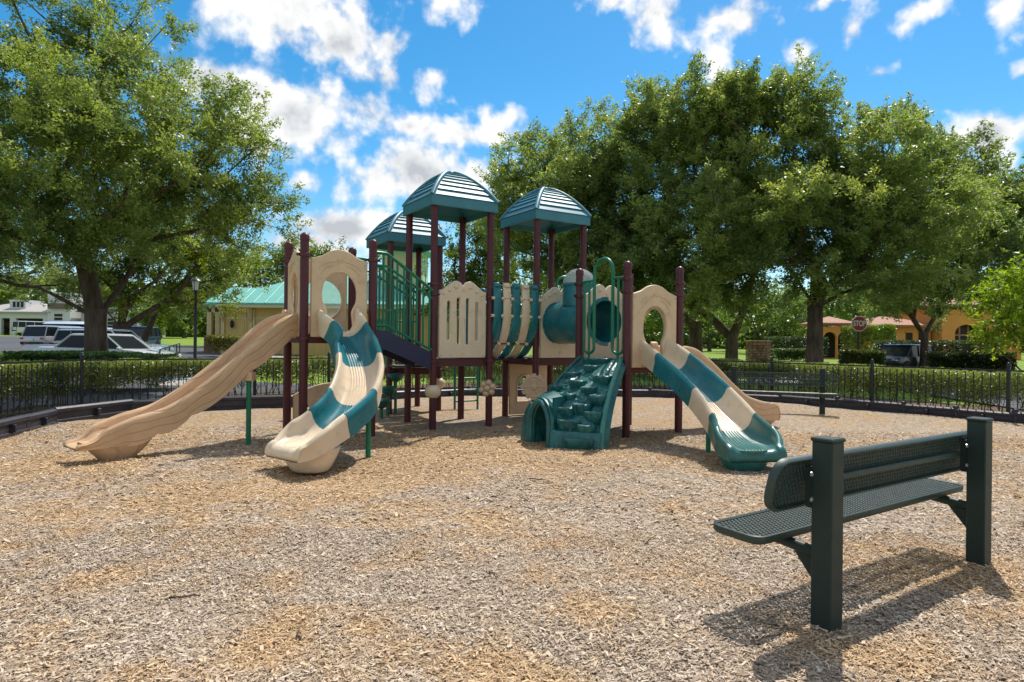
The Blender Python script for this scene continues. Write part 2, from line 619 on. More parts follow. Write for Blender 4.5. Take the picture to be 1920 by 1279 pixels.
def mulch_material():
    m = bpy.data.materials.new('wood_chip_mulch')
    m.use_nodes = True
    g = NG(m.node_tree)
    tc = g.n('ShaderNodeTexCoord')
    at = g.n('ShaderNodeAttribute', attribute_name='gold')
    vec = tc.outputs['Object']
    wn = g.n('ShaderNodeTexNoise', {'Vector': vec, 'Scale': 7.0, 'Detail': 2.0})
    wv = g.n('ShaderNodeVectorMath', {0: wn.outputs['Color'], 'Scale': 0.12}, operation='SCALE')
    v2 = g.n('ShaderNodeVectorMath', {0: vec, 1: wv}, operation='ADD')
    a = g.n('ShaderNodeTexVoronoi', {'Vector': g.n('ShaderNodeMapping', {'Vector': v2, 'Scale': (30, 62, 30)}).outputs[0], 'Scale': 1.0})
    b = g.n('ShaderNodeTexVoronoi', {'Vector': g.n('ShaderNodeMapping', {'Vector': v2, 'Scale': (70, 32, 30), 'Rotation': (0, 0, 0.6)}).outputs[0], 'Scale': 1.0})
    sel = g.n('ShaderNodeTexNoise', {'Vector': vec, 'Scale': 16.0, 'Detail': 2.0})
    pick = g.smooth(sel.outputs[0], 0.45, 0.55)
    cell = g.mix(pick, a.outputs['Color'], b.outputs['Color'])
    dist = g.mix(pick, a.outputs['Distance'], b.outputs['Distance'])
    v = g.n('ShaderNodeSeparateColor', {0: cell})
    grey = g.ramp(v.outputs[0], [(0.0, (0.15, 0.10, 0.066)), (0.25, (0.32, 0.23, 0.155)), (0.6, (0.48, 0.37, 0.265)), (1.0, (0.68, 0.565, 0.435))])
    gold = g.ramp(v.outputs[1], [(0.0, (0.20, 0.10, 0.04)), (0.3, (0.40, 0.24, 0.105)), (0.65, (0.56, 0.37, 0.185)), (1.0, (0.69, 0.52, 0.31))])
    gf = g.math('MULTIPLY_ADD', v.outputs[2], 0.7, g.math('MULTIPLY_ADD', at.outputs['Fac'], 1.1, -0.55), clamp=True)
    c = g.mix(gf, grey, gold)
    mot = g.n('ShaderNodeTexNoise', {'Vector': vec, 'Scale': 9.0, 'Detail': 8.0, 'Roughness': 0.75})
    c = g.mix(g.math('MULTIPLY', g.smooth(mot.outputs[0], 0.50, 0.72), 0.55), c, (0.15, 0.10, 0.065, 1))
    c = g.mix(g.math('MULTIPLY', g.smooth(mot.outputs[0], 0.50, 0.30), 0.4), c, (0.66, 0.55, 0.42, 1))
    dk = g.smooth(dist, 0.35, 0.75)
    c = g.mix(g.math('MULTIPLY', dk, 0.45), c, (0.07, 0.045, 0.03, 1))
    hgt = g.math('SUBTRACT', v.outputs[0], dist)
    bp = g.n('ShaderNodeBump', {'Height': hgt, 'Strength': 0.9, 'Distance': 0.012})
    bs = g.n('ShaderNodeBsdfPrincipled', {'Base Color': c, 'Roughness': 0.85, 'Specular IOR Level': 0.25, 'Normal': bp.outputs[0]})
    out = g.n('ShaderNodeOutputMaterial')
    g.t.links.new(bs.outputs[0], out.inputs[0])
    return m


def ground_material(name, c0, c1, c2, sc=0.6, fine=30.0, bump=0.5):
    m = bpy.data.materials.new(name)
    m.use_nodes = True
    g = NG(m.node_tree)
    tc = g.n('ShaderNodeTexCoord')
    n1 = g.n('ShaderNodeTexNoise', {'Vector': tc.outputs['Object'], 'Scale': sc, 'Detail': 6.0, 'Roughness': 0.6})
    n2 = g.n('ShaderNodeTexNoise', {'Vector': tc.outputs['Object'], 'Scale': fine, 'Detail': 5.0, 'Roughness': 0.7})
    c = g.mix(g.smooth(n1.outputs[0], 0.35, 0.65), (*c0, 1), (*c1, 1))
    c = g.mix(g.smooth(n2.outputs[0], 0.42, 0.72), c, (*c2, 1))
    bp = g.n('ShaderNodeBump', {'Height': n2.outputs[0], 'Strength': bump, 'Distance': 0.03})
    bs = g.n('ShaderNodeBsdfPrincipled', {'Base Color': c, 'Roughness': 0.9, 'Specular IOR Level': 0.2, 'Normal': bp.outputs[0]})
    out = g.n('ShaderNodeOutputMaterial')
    g.t.links.new(bs.outputs[0], out.inputs[0])
    MATS[name] = m
    return m


def structure(o):
    o['kind'] = 'structure'
    return o


GRASS = ground_material('lawn_grass', (0.16, 0.245, 0.028), (0.23, 0.31, 0.04), (0.10, 0.16, 0.02), 0.35, 26.0)
ASPH = ground_material('asphalt', (0.085, 0.085, 0.09), (0.12, 0.12, 0.125), (0.06, 0.06, 0.064), 0.25, 60.0, 0.2)
CONC = ground_material('concrete_path', (0.36, 0.32, 0.27), (0.42, 0.38, 0.33), (0.30, 0.27, 0.23), 0.6, 40.0, 0.1)
LITTER = ground_material('leaf_litter', (0.11, 0.075, 0.045), (0.16, 0.10, 0.055), (0.055, 0.04, 0.028), 0.8, 24.0, 0.8)


def land_sheet():
    rs = [0, 4, 8, 12, 15, 18, 22, 27, 33, 40, 50, 62, 76, 92, 110, 140, 190, 280, 450, 800]
    mb = MB()
    n = 96
    rows = [[Vector((r * sin(2 * pi * k / n), r * cos(2 * pi * k / n), gz(r * sin(2 * pi * k / n), r * cos(2 * pi * k / n)) - 0.10)) for k in range(n)] for r in rs[1:]]
    mb.loft(rows, True, False)
    b = len(mb.v)
    mb.v.append((0, 0, -0.10))
    mb.f += [(b, (k + 1) % n, k) for k in range(n)]
    return mb.mesh()


structure(obj('lawn', land_sheet(), GRASS, smooth=60))
me, gx, gy = grid_sheet(np.arange(-8.2, 13.0, 0.09), np.arange(-2.0, 18.3, 0.09), mulch_height, lambda X, Y: inside(X, Y, CURB))
at = me.attributes.new('gold', 'FLOAT', 'POINT')
at.data.foreach_set('value', mulch_gold(gx, gy).astype(np.float32))
structure(obj('mulch_ground', me, mulch_material()))


def draped(name, poly, mat, dz, step=1.5):
    xs = [p[0] for p in poly]
    ys = [p[1] for p in poly]
    mb = MB()
    # strips along y, clipped to the polygon by scan lines
    rows = []
    y = min(ys)
    while y <= max(ys) + 1e-6:
        hits = []
        for i in range(len(poly)):
            (x0, y0), (x1, y1) = poly[i], poly[(i + 1) % len(poly)]
            yy = min(max(y, min(ys) + 1e-4), max(ys) - 1e-4)
            if (y0 > yy) != (y1 > yy):
                hits.append(x0 + (x1 - x0) * (yy - y0) / (y1 - y0))
        a, b = min(hits), max(hits)
        rows.append([Vector((a + (b - a) * k / 14, y, gz(a + (b - a) * k / 14, y) - 0.10 + dz)) for k in range(15)])
        y += step
    mb.loft(rows, False, False)
    return structure(obj(name, mb.mesh(), mat))


draped('planting_bed', [(-14, 9.0), (-11.5, 18.0), (-6, 18.9), (-1, 23.5), (7, 23.5), (14, 14.5), (14, 9.0)], LITTER, 0.016)
draped('parking_lot', [(-70, 9.0), (-10.7, 9.0), (-10.4, 14.2), (-7.2, 17.6), (-4.6, 20.4), (-9.4, 21.5), (-15, 46), (-60, 84), (-110, 84)], ASPH, 0.03, 0.6)
draped('footpath', [(-10.8, 19.5), (-9.3, 19.5), (-14.5, 42), (-18, 42)], CONC, 0.034)
draped('road', [(3.0, 33), (70, 26), (70, 33), (3.0, 40)], ASPH, 0.03)
draped('service_lane', [(12.0, 12.0), (40, 18), (40, 25.6), (13.5, 25.6)], ASPH, 0.05)
draped('pavement', [(8.0, 24.0), (24, 40.4), (27, 40.4), (11, 24.0)], CONC, 0.06, 0.8)


def chips():
    rng = np.random.default_rng(5)

    def batch(n, d0, d1, L0, L1):
        u = rng.uniform(0, 1, n)
        d = np.sqrt(d0 ** 2 + u * (d1 ** 2 - d0 ** 2))
        x = rng.uniform(-0.86, 0.86, n) * d
        ok = inside(x, d, CURB)
        x, y = x[ok], d[ok]
        n = len(x)
        z = mulch_height(x, y) + rng.uniform(0.0, 0.012, n)
        ang = rng.uniform(0, 2 * pi, n)
        tilt = rng.normal(0, 0.20, n)
        roll = rng.normal(0, 0.30, n)
        L = rng.uniform(L0, L1, n) * rng.choice([0.55, 1.0, 1.9], n, p=[.55, .40, .05])
        W = L * rng.uniform(0.16, 0.42, n)
        dv = np.stack([np.cos(ang) * np.cos(tilt), np.sin(ang) * np.cos(tilt), np.sin(tilt)], 1)
        sv = np.stack([-np.sin(ang) * np.cos(roll), np.cos(ang) * np.cos(roll), np.sin(roll)], 1)
        c = np.stack([x, y, z + 0.003], 1)
        co = np.empty((n, 4, 3))
        a, b = dv * (L / 2)[:, None], sv * (W / 2)[:, None]
        co[:, 0], co[:, 1], co[:, 2], co[:, 3] = c - a - b, c + a - b * .7, c + a * .9 + b, c - a + b * .8
        gold = mulch_gold(x, y) * 1.1 - 0.62 + rng.uniform(0, 1.0, n)
        w = rng.uniform(0, 1, n)[:, None]
        grey = np.array([.25, .178, .125]) * (1 - w) + np.array([.70, .585, .455]) * w
        gc = np.array([.34, .195, .09]) * (1 - w) + np.array([.71, .50, .28]) * w
        t = np.clip(gold, 0, 1)[:, None]
        return co.reshape(-1, 3), grey * (1 - t) + gc * t
    A, ta = batch(210000, 2.3, 5.0, 0.013, 0.028)
    B, tb = batch(170000, 5.0, 11.0, 0.020, 0.040)
    co = np.vstack([A, B])
    return quads_mesh(co, len(co) // 4, np.vstack([ta, tb]))


cm = bpy.data.materials.new('wood_chip')
cm.use_nodes = True
g_ = NG(cm.node_tree)
a_ = g_.n('ShaderNodeAttribute', attribute_name='tint')
b_ = g_.n('ShaderNodeBsdfPrincipled', {'Base Color': a_.outputs[0], 'Roughness': 0.8, 'Specular IOR Level': 0.25})
o_ = g_.n('ShaderNodeOutputMaterial')
g_.t.links.new(b_.outputs[0], o_.inputs[0])
o = obj('wood_chips', chips(), cm)
tag(o, 'loose golden and weathered grey wood chips covering the play area', 'wood chips', kind='stuff')

def fallen():
    rng = np.random.default_rng(12)
    n = 900
    d = np.sqrt(rng.uniform(2.3 ** 2, 16 ** 2, n))
    x = rng.uniform(-.82, .82, n) * d
    near_curb = rng.uniform(0, 1, n) < np.clip((d - 4) / 14, .10, 1)
    ok = inside(x, d, CURB) & near_curb
    x, d = x[ok], d[ok]
    pos = np.stack([x, d, mulch_height(x, d) + .016], 1)
    w = rng.uniform(0, 1, len(x))[:, None]
    tint = np.array([.10, .055, .025]) * (1 - w) + np.array([.34, .20, .08]) * w
    return leaves_mesh(pos, np.full(len(x), .05), tint, rng, up=2.2, aspect=.5)


tag(obj('fallen_leaves', fallen(), cm), 'scattered dry brown oak leaves lying on the mulch', 'leaves', kind='stuff')
for (px, py, ln, an, lab) in ((345, 1116, .16, .25, 'short pale stick lying in the left foreground mulch'), (1010, 905, .22, -.4, 'thin dark twig on the mulch in front of the climber'),
                              (1215, 1020, .14, 1.1, 'small twig on the mulch left of the near bench'), (560, 1190, .12, 2.0, 'small dark stick in the bottom left foreground')):
    dd_ = 1.0
    for _ in range(30):
        dd_ += (P(px, py, dd_).z) / (CAM_H / dd_) * .6
    q = P(px, py, dd_)
    pts = [(q.x + ln * (k / 4 - .5) * cos(an) + .008 * sin(k * 2.1), q.y + ln * (k / 4 - .5) * sin(an) + .006 * cos(k * 1.7), float(mulch_height(np.array([q.x]), np.array([q.y]))[0]) + .018 + .004 * (k % 2)) for k in range(5)]
    tag(obj('twig', MB().tube(pts, [.006, .0055, .005, .004, .003], 6).mesh(), TWIG), lab, 'twig', 'twigs on the mulch')

# ------------------------------------------------------------------ border timbers
def border():
    pts = [Vector((x, y, 0)) for x, y in CURB[2:14]]
    mb = MB()
    # one plastic timber 1.22 m long: ribbed face, sloped top, knuckle at the end
    prof = [(-.08, -.05), (-.08, .20), (-.03, .235), (.045, .235), (.075, .21), (.075, .165), (.05, .155), (.05, .06), (.085, .05), (.085, -.05)]
    rows = [[Vector((x, p[0], p[1])) for p in prof] for x in (0.0, 0.06, 0.6, 1.14, 1.2)]
    mb.loft(rows, True, True)
    body = mb.mesh()
    k = MB().lathe([(.06, -.05), (.065, .2), (.05, .26), (0.02, .268)], 12).mesh()
    shade(k, 40)
    rib = MB().bbox((0, -.0, 0), (.05, .13, .10), .008).mesh()
    order = ['first', 'second', 'third', 'fourth', 'fifth', 'sixth', 'seventh', 'eighth', 'ninth', 'tenth', 'eleventh', 'twelfth', 'thirteenth',
             'fourteenth', 'fifteenth', 'sixteenth', 'seventeenth', 'eighteenth', 'nineteenth', 'twentieth', 'twenty-first', 'twenty-second',
             'twenty-third', 'twenty-fourth', 'twenty-fifth', 'twenty-sixth', 'twenty-seventh', 'twenty-eighth', 'twenty-ninth', 'thirtieth']
    i = 0
    for a, b in zip(pts[:-1], pts[1:]):
        L = (b - a).length
        n = max(1, round(L / 1.2))
        for j in range(n):
            p = a.lerp(b, j / n)
            q = a.lerp(b, (j + 1) / n)
            d = (q - p).normalized()
            zt = random.uniform(-.02, .02)
            M = Matrix.Translation((p.x, p.y, zt)) @ Matrix.Rotation(math.atan2(d.y, d.x), 4, 'Z') @ Matrix.Diagonal((((q - p).length - .01) / 1.2, -1, 1.2 if i < 6 else .9, 1))
            side = 'left' if i < 10 else 'back' if i < 15 else 'right'
            t = obj('border_timber', None, mw=Matrix.Translation((p.x, p.y, 0)))
            tag(t, f'black plastic border timber edging the mulch, {order[i]} along the curb from the left', 'border timber', 'black plastic timbers edging the mulch')
            obj('beam', body, CURBM, t, M)
            obj('knuckle', k, CURBM, t, Matrix.Translation((p.x, p.y, zt)))
            obj('stiffener', rib, CURBM, t, M @ Matrix.Translation((0.6, .055, .107)))
            i += 1


border()

# ------------------------------------------------------------------ play structure
TH = R(32)
U = Vector((cos(TH), sin(TH), 0))
Vv = Vector((-sin(TH), cos(TH), 0))
O1 = Vector((-1.335, 10.85, 0))


def L(a, b, z=0.0):
    p = O1 + U * a + Vv * b
    return Vector((p.x, p.y, z))


PLAY = thing('play_structure', 'large playground structure with tan and teal slides and three peaked teal roofs', 'playground structure', L(0.5, 0.2))
POST_R = 0.062
_post = {}


def post(a, b, top, clamps=(), cap=True):
    key = (round(top, 2), cap)
    if key not in _post:
        mb = MB()
        mb.lathe([(POST_R, -0.15), (POST_R, top - .05), (POST_R * .98, top - 0.045)], 20)
        _post[key] = mb.mesh()
        shade(_post[key], 40)
    o = obj('post', _post[key], BROWN, PLAY, Matrix.Translation(L(a, b)))
    if cap:
        if 'cap' not in _post:
            _post['cap'] = MB().lathe([(POST_R + .006, -.06), (POST_R + .007, 0.0), (POST_R * .85, .03), (POST_R * .45, .048), (.004, .055)], 20).mesh()
            shade(_post['cap'], 50)
        obj('post_cap', _post['cap'], BROWN, o, Matrix.Translation(L(a, b, top - .04)))
    if 'clamp' not in _post:
        mb = MB().lathe([(POST_R + .002, -.03), (POST_R + .016, -.024), (POST_R + .016, .024), (POST_R + .002, .03)], 18)
        for s in (-1, 1):
            mb.box((s * (POST_R + .03), 0, 0), (.04, .03, .04))
            mb.lathe([(.012, -.03), (.012, .03)], 8, Matrix.Translation((s * (POST_R + .034), 0, 0)) @ Matrix.Rotation(pi / 2, 4, 'X'))
        _post['clamp'] = mb.mesh()
        shade(_post['clamp'], 35)
    for z in clamps:
        obj('clamp', _post['clamp'], BROWND, o, Matrix.Translation(L(a, b, z)) @ Matrix.Rotation(TH, 4, 'Z'))
    return o


D1, DC, D2, DR, D3 = 1.58, 1.20, 1.20, 1.16, 0.95
T1 = (-2.25, -1.215, -.39, .61)
TC = (0, 1.1, 0, 1.08)
T2 = (2.1, 3.2, 0, 1.08)
TR = (2.14, 3.28, -2.45, -1.25)
T3 = (.15, 1.25, 2.4, 3.5)
for (a0, a1, b0, b1), top, cl in ((T1, 3.03, (1.5, 2.72)), (TC, 3.90, (1.14, 2.45, 2.28)), (T2, 3.90, (1.14, 2.45)), (TR, 2.74, (1.02, 2.28, 2.48)),
                                  (T3, 3.62, (.88, 2.1))):
    for (a, b) in ((a0, b0), (a1, b0), (a0, b1), (a1, b1)):
        post(a, b, top, cl, cap=top < 3.2)


def deck(T, z):
    a0, a1, b0, b1 = T
    c = L((a0 + a1) / 2, (b0 + b1) / 2, z - .03)
    M = Matrix.Translation(c) @ Matrix.Rotation(TH, 4, 'Z')
    w, d = a1 - a0, b1 - b0
    mb = MB().bbox((0, 0, 0), (w - .03, d - .03, .05), .008)
    o = obj('deck', mb.mesh(), DECKM, PLAY, M)
    fr = MB()
    for s in (-1, 1):
        fr.box((0, s * (d / 2 - .03), -.06), (w - .14, .035, .12))
        fr.box((s * (w / 2 - .03), 0, -.062), (.035, d - .14, .11))
    obj('deck_frame', fr.mesh(), BROWND, o, M)


for T, z in ((T1, D1), (TC, DC), (T2, D2), (TR, DR), (T3, D3)):
    deck(T, z)


# roofs -------------------------------------------------------------
def roof(T, ez, label):
    a0, a1, b0, b1 = T
    c = L((a0 + a1) / 2, (b0 + b1) / 2, ez)
    M = Matrix.Translation(c) @ Matrix.Rotation(TH, 4, 'Z')
    hw, hd = (a1 - a0) / 2 + .09, (b1 - b0) / 2 + .09
    prof = [(1.0, .165), (.90, .265), (.78, .375), (.64, .485), (.50, .575), (.36, .65), (.22, .71), (.10, .748), (.03, .758)]

    def at(r):
        for (r0, z0), (r1, z1) in zip(prof[:-1], prof[1:]):
            if r1 <= r <= r0:
                return z0 + (z1 - z0) * (r0 - r) / (r0 - r1)
        return prof[-1][1]
    mb = MB()
    rows = []
    for r, z in [(1.0, .0), (1.005, .02), (1.005, .14)] + prof:
        rows.append([Vector((sx * hw * r, sy * hd * r, z)) for sx, sy in ((-1, -1), (1, -1), (1, 1), (-1, 1))])
    mb.loft(rows, True, False)
    b = len(mb.v)
    mb.f.append((b - 4, b - 3, b - 2, b - 1))
    # underside, a dished ceiling
    rows = [[Vector((sx * hw * r, sy * hd * r, z)) for sx, sy in ((-1, -1), (1, -1), (1, 1), (-1, 1))] for r, z in ((.955, .0), (.94, .10), (.5, .42), (.05, .6))]
    mb.loft(list(reversed(rows)), True, False)
    for k in range(4):
        sx, sy = ((-1, -1), (1, -1), (1, 1), (-1, 1))[k]
        tx, ty = ((-1, -1), (1, -1), (1, 1), (-1, 1))[(k + 1) % 4]
        mb.add([(sx * hw, sy * hd, 0), (tx * hw, ty * hd, 0), (tx * hw * .955, ty * hd * .955, 0), (sx * hw * .955, sy * hd * .955, 0)], [(0, 3, 2, 1)])
    ro = obj('roof', mb.mesh(), ROOFM, PLAY, M)
    ro['label'] = label
    # louvre slats on the four faces, each with a proud lower lip
    n = 9
    re = [1.0 - .97 * (i / n) ** 0.95 for i in range(n + 1)]
    for k in range(4):
        fx = hw if k % 2 == 0 else hd
        fy = hd if k % 2 == 0 else hw
        Mk = M @ Matrix.Rotation(k * pi / 2, 4, 'Z')
        for i in range(n - 1):
            r0, r1 = re[i] - .006, re[i + 1] + .012
            z0, z1 = at(r0), at(r1)
            # outward normal in the (y,z) plane
            dy, dz = -(r1 - r0) * fy, z1 - z0
            l = math.hypot(dy, dz)
            ny, nz_ = -dz / l, dy / l
            inset = .055
            x0, x1 = max(.01, r0 * fx - inset), max(.006, r1 * fx - inset)

            def pt(x, r, z, o_):
                return (x, -r * fy + ny * o_, z + nz_ * o_)
            vs = [pt(-x0, r0, z0, .026), pt(x0, r0, z0, .026), pt(x1, r1, z1, .008), pt(-x1, r1, z1, .008),
                  pt(-x0, r0, z0, -.004), pt(x0, r0, z0, -.004), pt(x1, r1, z1, -.004), pt(-x1, r1, z1, -.004)]
            s = MB()
            s.add(vs, [(0, 1, 2, 3), (4, 5, 1, 0), (5, 6, 2, 1), (7, 4, 0, 3), (6, 7, 3, 2)])
            obj('roof_slat', s.mesh(), ROOFM, ro, Mk)
    for k in range(4):
        sx, sy = ((-1, -1), (1, -1), (1, 1), (-1, 1))[k]
        pts = [(sx * hw * r, sy * hd * r, z + .004) for r, z in prof]
        obj('hip_rib', MB().tube(pts, [.042] * 6 + [.036, .03, .02], 10).mesh(), ROOFM, ro, M, smooth=50)
    obj('roof_cap', MB().lathe([(.085, .735), (.075, .765), (.045, .782), (.01, .787)], 14).mesh(), ROOFM, ro, M, smooth=60)


roof(TC, 3.78, 'nearest and tallest of the teal louvred roofs')
roof(T2, 3.78, 'right-hand teal louvred roof')
roof(T3, 3.50, 'rear left teal louvred roof')


# panels ------------------------------------------------------------
def arc(cx, cy, rx, ry, a0, a1, n=14):
    return [(cx + rx * cos(R(a0 + (a1 - a0) * i / n)), cy + ry * sin(R(a0 + (a1 - a0) * i / n))) for i in range(n + 1)]


def curve_pts(ctrl, n=8):
    """Catmull-Rom through control points"""
    out = []
    c = [ctrl[0]] + list(ctrl) + [ctrl[-1]]
    for i in range(1, len(c) - 2):
        p0, p1, p2, p3 = [np.array(q, float) for q in c[i - 1:i + 3]]
        for k in range(n):
            t = k / n
            out.append(tuple(0.5 * ((2 * p1) + (-p0 + p2) * t + (2 * p0 - 5 * p1 + 4 * p2 - p3) * t * t + (-p0 + 3 * p1 - 3 * p2 + p3) * t ** 3)))
    out.append(tuple(ctrl[-1]))
    return out


def arch_panel(w, door=True, hole=None):
    """entry panel: arched top, keyhole opening down to the deck"""
    top = curve_pts([(w, 1.10), (w * .93, 1.115), (w * .80, 1.155), (w * .66, 1.225), (w * .5, 1.255), (w * .34, 1.225), (w * .20, 1.155), (w * .07, 1.115), (0, 1.10)])
    key = []
    cx = w / 2
    for (dx, y) in ((.205, 0.0), (.20, .16), (.185, .30), (.205, .38), (.245, .46), (.262, .56), (.255, .66), (.225, .76), (.17, .84), (.09, .895), (0, .912)):
        key.append((dx, y))
    left = curve_pts([(cx - dx, y) for dx, y in key], 4)
    right = [(2 * cx - x, y) for x, y in reversed(left)]
    if door:
        outer = [(0, -.06), (cx - .205, -.06)] + left + right[1:] + [(cx + .205, -.06), (w, -.06)] + top
        return outline_mesh(outer, [], .06, .014)
    outer = [(0, -.06), (w, -.06)] + top
    return outline_mesh(outer, hole or [], .06, .014)


def ornament(parent, M, w):
    for s in (-1, 1):
        pts = [(w / 2 + s * x, y, .034) for x, y in ((.33, .93), (.28, 1.0), (.20, 1.05), (.11, 1.07), (.06, 1.085))]
        obj('moulding', MB().tube(pts, [.004, .012, .016, .012, .004], 8).mesh(), BEIGE, parent, M, smooth=60)
        pts = [(w / 2 + s * x, y, .034) for x, y in ((.30, .87), (.24, .95), (.16, 1.0), (.09, 1.015))]
        obj('moulding', MB().tube(pts, [.004, .01, .012, .004], 8).mesh(), BEIGE, parent, M, smooth=60)
        pts = [(w / 2 + s * .05, 1.06, .034), (w / 2 - s * .045, 1.11, .034)]
        obj('moulding', MB().tube(pts, [.01, .012], 8).mesh(), BEIGE, parent, M, smooth=60)


def bolts(parent, M, spots, mat=STEEL):
    for (x, y) in spots:
        obj('bolt', BOLT, mat, parent, M @ Matrix.Translation((x, y, .03)))


BOLT = MB().lathe([(.014, 0), (.013, .008), (.006, .013)], 8).mesh()
shade(BOLT, 40)


def face(a0, b0, a1, b1, z, out=0.0):
    """face matrix from lattice point 0 to 1, starting just beside the post"""
    p, q = L(a0, b0, z), L(a1, b1, z)
    d = (q - p).normalized()
    n = d.cross(Vector((0, 0, 1)))
    w = (q - p).length - 2 * (POST_R + .03)
    return frame(p + d * (POST_R + .03) + n * out, d), w


M, w = face(T1[0], T1[2], T1[1], T1[2], D1)
p = obj('entry_panel', arch_panel(w), BEIGE, PLAY, M)
ornament(p, M, w)
bolts(p, M, ((.04, .05), (.04, 1.05), (w - .04, .05), (w - .04, 1.05)))
M, w = face(T1[0], T1[3], T1[0], T1[2], D1)
p = obj('entry_panel', arch_panel(w), BEIGE, PLAY, M)
ornament(p, M, w)
bolts(p, M, ((.04, .05), (.04, 1.05), (w - .04, .05), (w - .04, 1.05)))
M, w = face(TR[0], TR[2], TR[1], TR[2], DR)
p = obj('entry_panel', arch_panel(w), BEIGE, PLAY, M)
ornament(p, M, w)
bolts(p, M, ((.04, .05), (.04, 1.05), (w - .04, .05), (w - .04, 1.05)))
M, w = face(TR[1], TR[2], TR[1], TR[3], DR)
p = obj('entry_panel', arch_panel(w), BEIGE, PLAY, M)
ornament(p, M, w)
# rear panel of the left tower with a round bubble window
M, w = face(T1[1], T1[3], T1[0], T1[3], D1)
p = obj('bubble_panel', arch_panel(w, False, [arc(w / 2, .56, .335, .335, 0, 360, 40)[:-1]]), BEIGE, PLAY, M)
mb = MB()
rows = [[Vector((w / 2 + r * cos(2 * pi * k / 28), .56 + r * sin(2 * pi * k / 28), z)) for k in range(28)] for r, z in ((.345, .02), (.33, .09), (.28, .17), (.19, .23), (.09, .255), (.01, .26))]
mb.loft(rows, True, False)
obj('bubble', mb.mesh(), BUBBLE, p, M, smooth=80)
mb = MB().tube([(w / 2 + .34 * cos(2 * pi * k / 32), .56 + .34 * sin(2 * pi * k / 32), -.035) for k in range(32)], .018, 8, closed=True)
obj('window_ring', mb.mesh(), BEIGE, p, M, smooth=60)


def hump_top(w, h0, h1):
    return curve_pts([(w, h0), (w * .92, h0 + .015), (w * .82, h0 + (h1 - h0) * .5), (w * .70, h1 - .012), (w * .62, h1), (w * .55, h1 - .03), (w * .5, h1 - .075),
                      (w * .45, h1 - .03), (w * .38, h1), (w * .30, h1 - .012), (w * .18, h0 + (h1 - h0) * .5), (w * .08, h0 + .015), (0, h0)], 6)


def dots(parent, M, w, h1, mat):
    for (fx, y, r) in ((.35, h1 - .10, .042), (.65, h1 - .10, .042), (.21, h1 - .17, .032), (.79, h1 - .17, .032), (.10, h1 - .235, .024), (.90, h1 - .235, .024), (.5, h1 - .15, .02)):
        me = MB().lathe([(r, 0.025), (r * .95, .036), (r * .6, .046), (.002, .049)], 14).mesh()
        obj('boss', me, mat, parent, M @ Matrix.Translation((w * fx, y, 0)), smooth=50)


def slot(x, y0, y1, hw=.031):
    return arc(x, y1 - hw, hw, hw, 0, 180, 6) + arc(x, y0 + hw, hw, hw, 180, 360, 6)


M, w = face(TC[0], TC[2], TC[1], TC[2], DC)
outer = [(0.02, 0.0), (w - .02, 0.0), (w, .02)] + hump_top(w, 1.16, 1.33) + [(0, .02)]
holes = [slot(w * .20, .30, .98), slot(w * .40, .23, 1.04), slot(w * .60, .23, 1.04), slot(w * .80, .30, .98)]
p = obj('slotted_panel', outline_mesh(outer, holes, .055, .012), CREAM, PLAY, M)
dots(p, M, w, 1.33, CREAM)
obj('boss', MB().lathe([(.03, .025), (.026, .04), (.004, .046)], 12).mesh(), CREAM, p, M @ Matrix.Translation((w / 2, .09, 0)), smooth=50)
bolts(p, M, ((.04, .05), (w - .04, .05), (.04, 1.1), (w - .04, 1.1)))
for (x0, y0, x1, y1) in ((TC[1], TC[3], TC[0], TC[3]),):
    pass

# tunnel: two panels with a round opening, a tube between them and a periscope with a clear dome
tz = 1.86
cyl_r = .375
for (a0, b0, a1, b1, dz) in ((T2[0], T2[2], T2[1], T2[2], D2), (TR[0], TR[3], TR[1], TR[3], DR)):
    M, w = face(a0, b0, a1, b1, dz)
    outer = [(0, 0.0), (w, 0.0)] + hump_top(w, 1.16, 1.34)
    p = obj('tunnel_panel', outline_mesh(outer, [arc(w / 2, tz - dz, cyl_r - .005, cyl_r - .005, 0, 360, 48)[:-1]], .055, .012), CREAM, PLAY, M)
    dots(p, M, w, 1.34, CREAM)
    bolts(p, M, [(w / 2 + .42 * cos(R(t)), tz - dz + .42 * sin(R(t))) for t in range(20, 380, 45)])
    obj('boss', MB().lathe([(.03, .025), (.026, .04), (.004, .046)], 12).mesh(), CREAM, p, M @ Matrix.Translation((w / 2, .09, 0)), smooth=50)
pa, pb = L((T2[0] + T2[1]) / 2, .03, tz), L((TR[0] + TR[1]) / 2, TR[3] - .03, tz)
ax = (pb - pa)
n = 40
side = Vector((0, 0, 1)).cross(ax.normalized())


def ring(c, r):
    return [c + side * r * cos(2 * pi * k / n) + Vector((0, 0, 1)) * r * sin(2 * pi * k / n) for k in range(n)]


rows = [ring(pa.lerp(pb, t), r) for t, r in ((0, .43), (.035, .43), (.04, .40), (.28, .385), (.30, .395), (.70, .395), (.72, .385), (.96, .40), (.965, .43), (1, .43))]
rows += [ring(pa.lerp(pb, t), .365) for t in (1, .5, 0)]
tun = obj('tunnel', MB().loft(rows + [rows[0]], True, False).mesh(), TEAL, PLAY, smooth=35)
pc = pa.lerp(pb, .44)
obj('periscope_tube', MB().lathe([(.30, .30), (.30, .66), (.325, .665), (.325, .71), (.29, .715), (.27, .71), (.27, .3)], 32, Matrix.Translation(pc), caps=False).mesh(), TEAL, tun, smooth=35)
obj('clear_dome', MB().lathe([(.30, .71), (.285, .80), (.24, .89), (.16, .955), (.07, .985), (.005, .99)], 28, Matrix.Translation(pc), caps=False).mesh(), BUBBLE, tun, smooth=80)

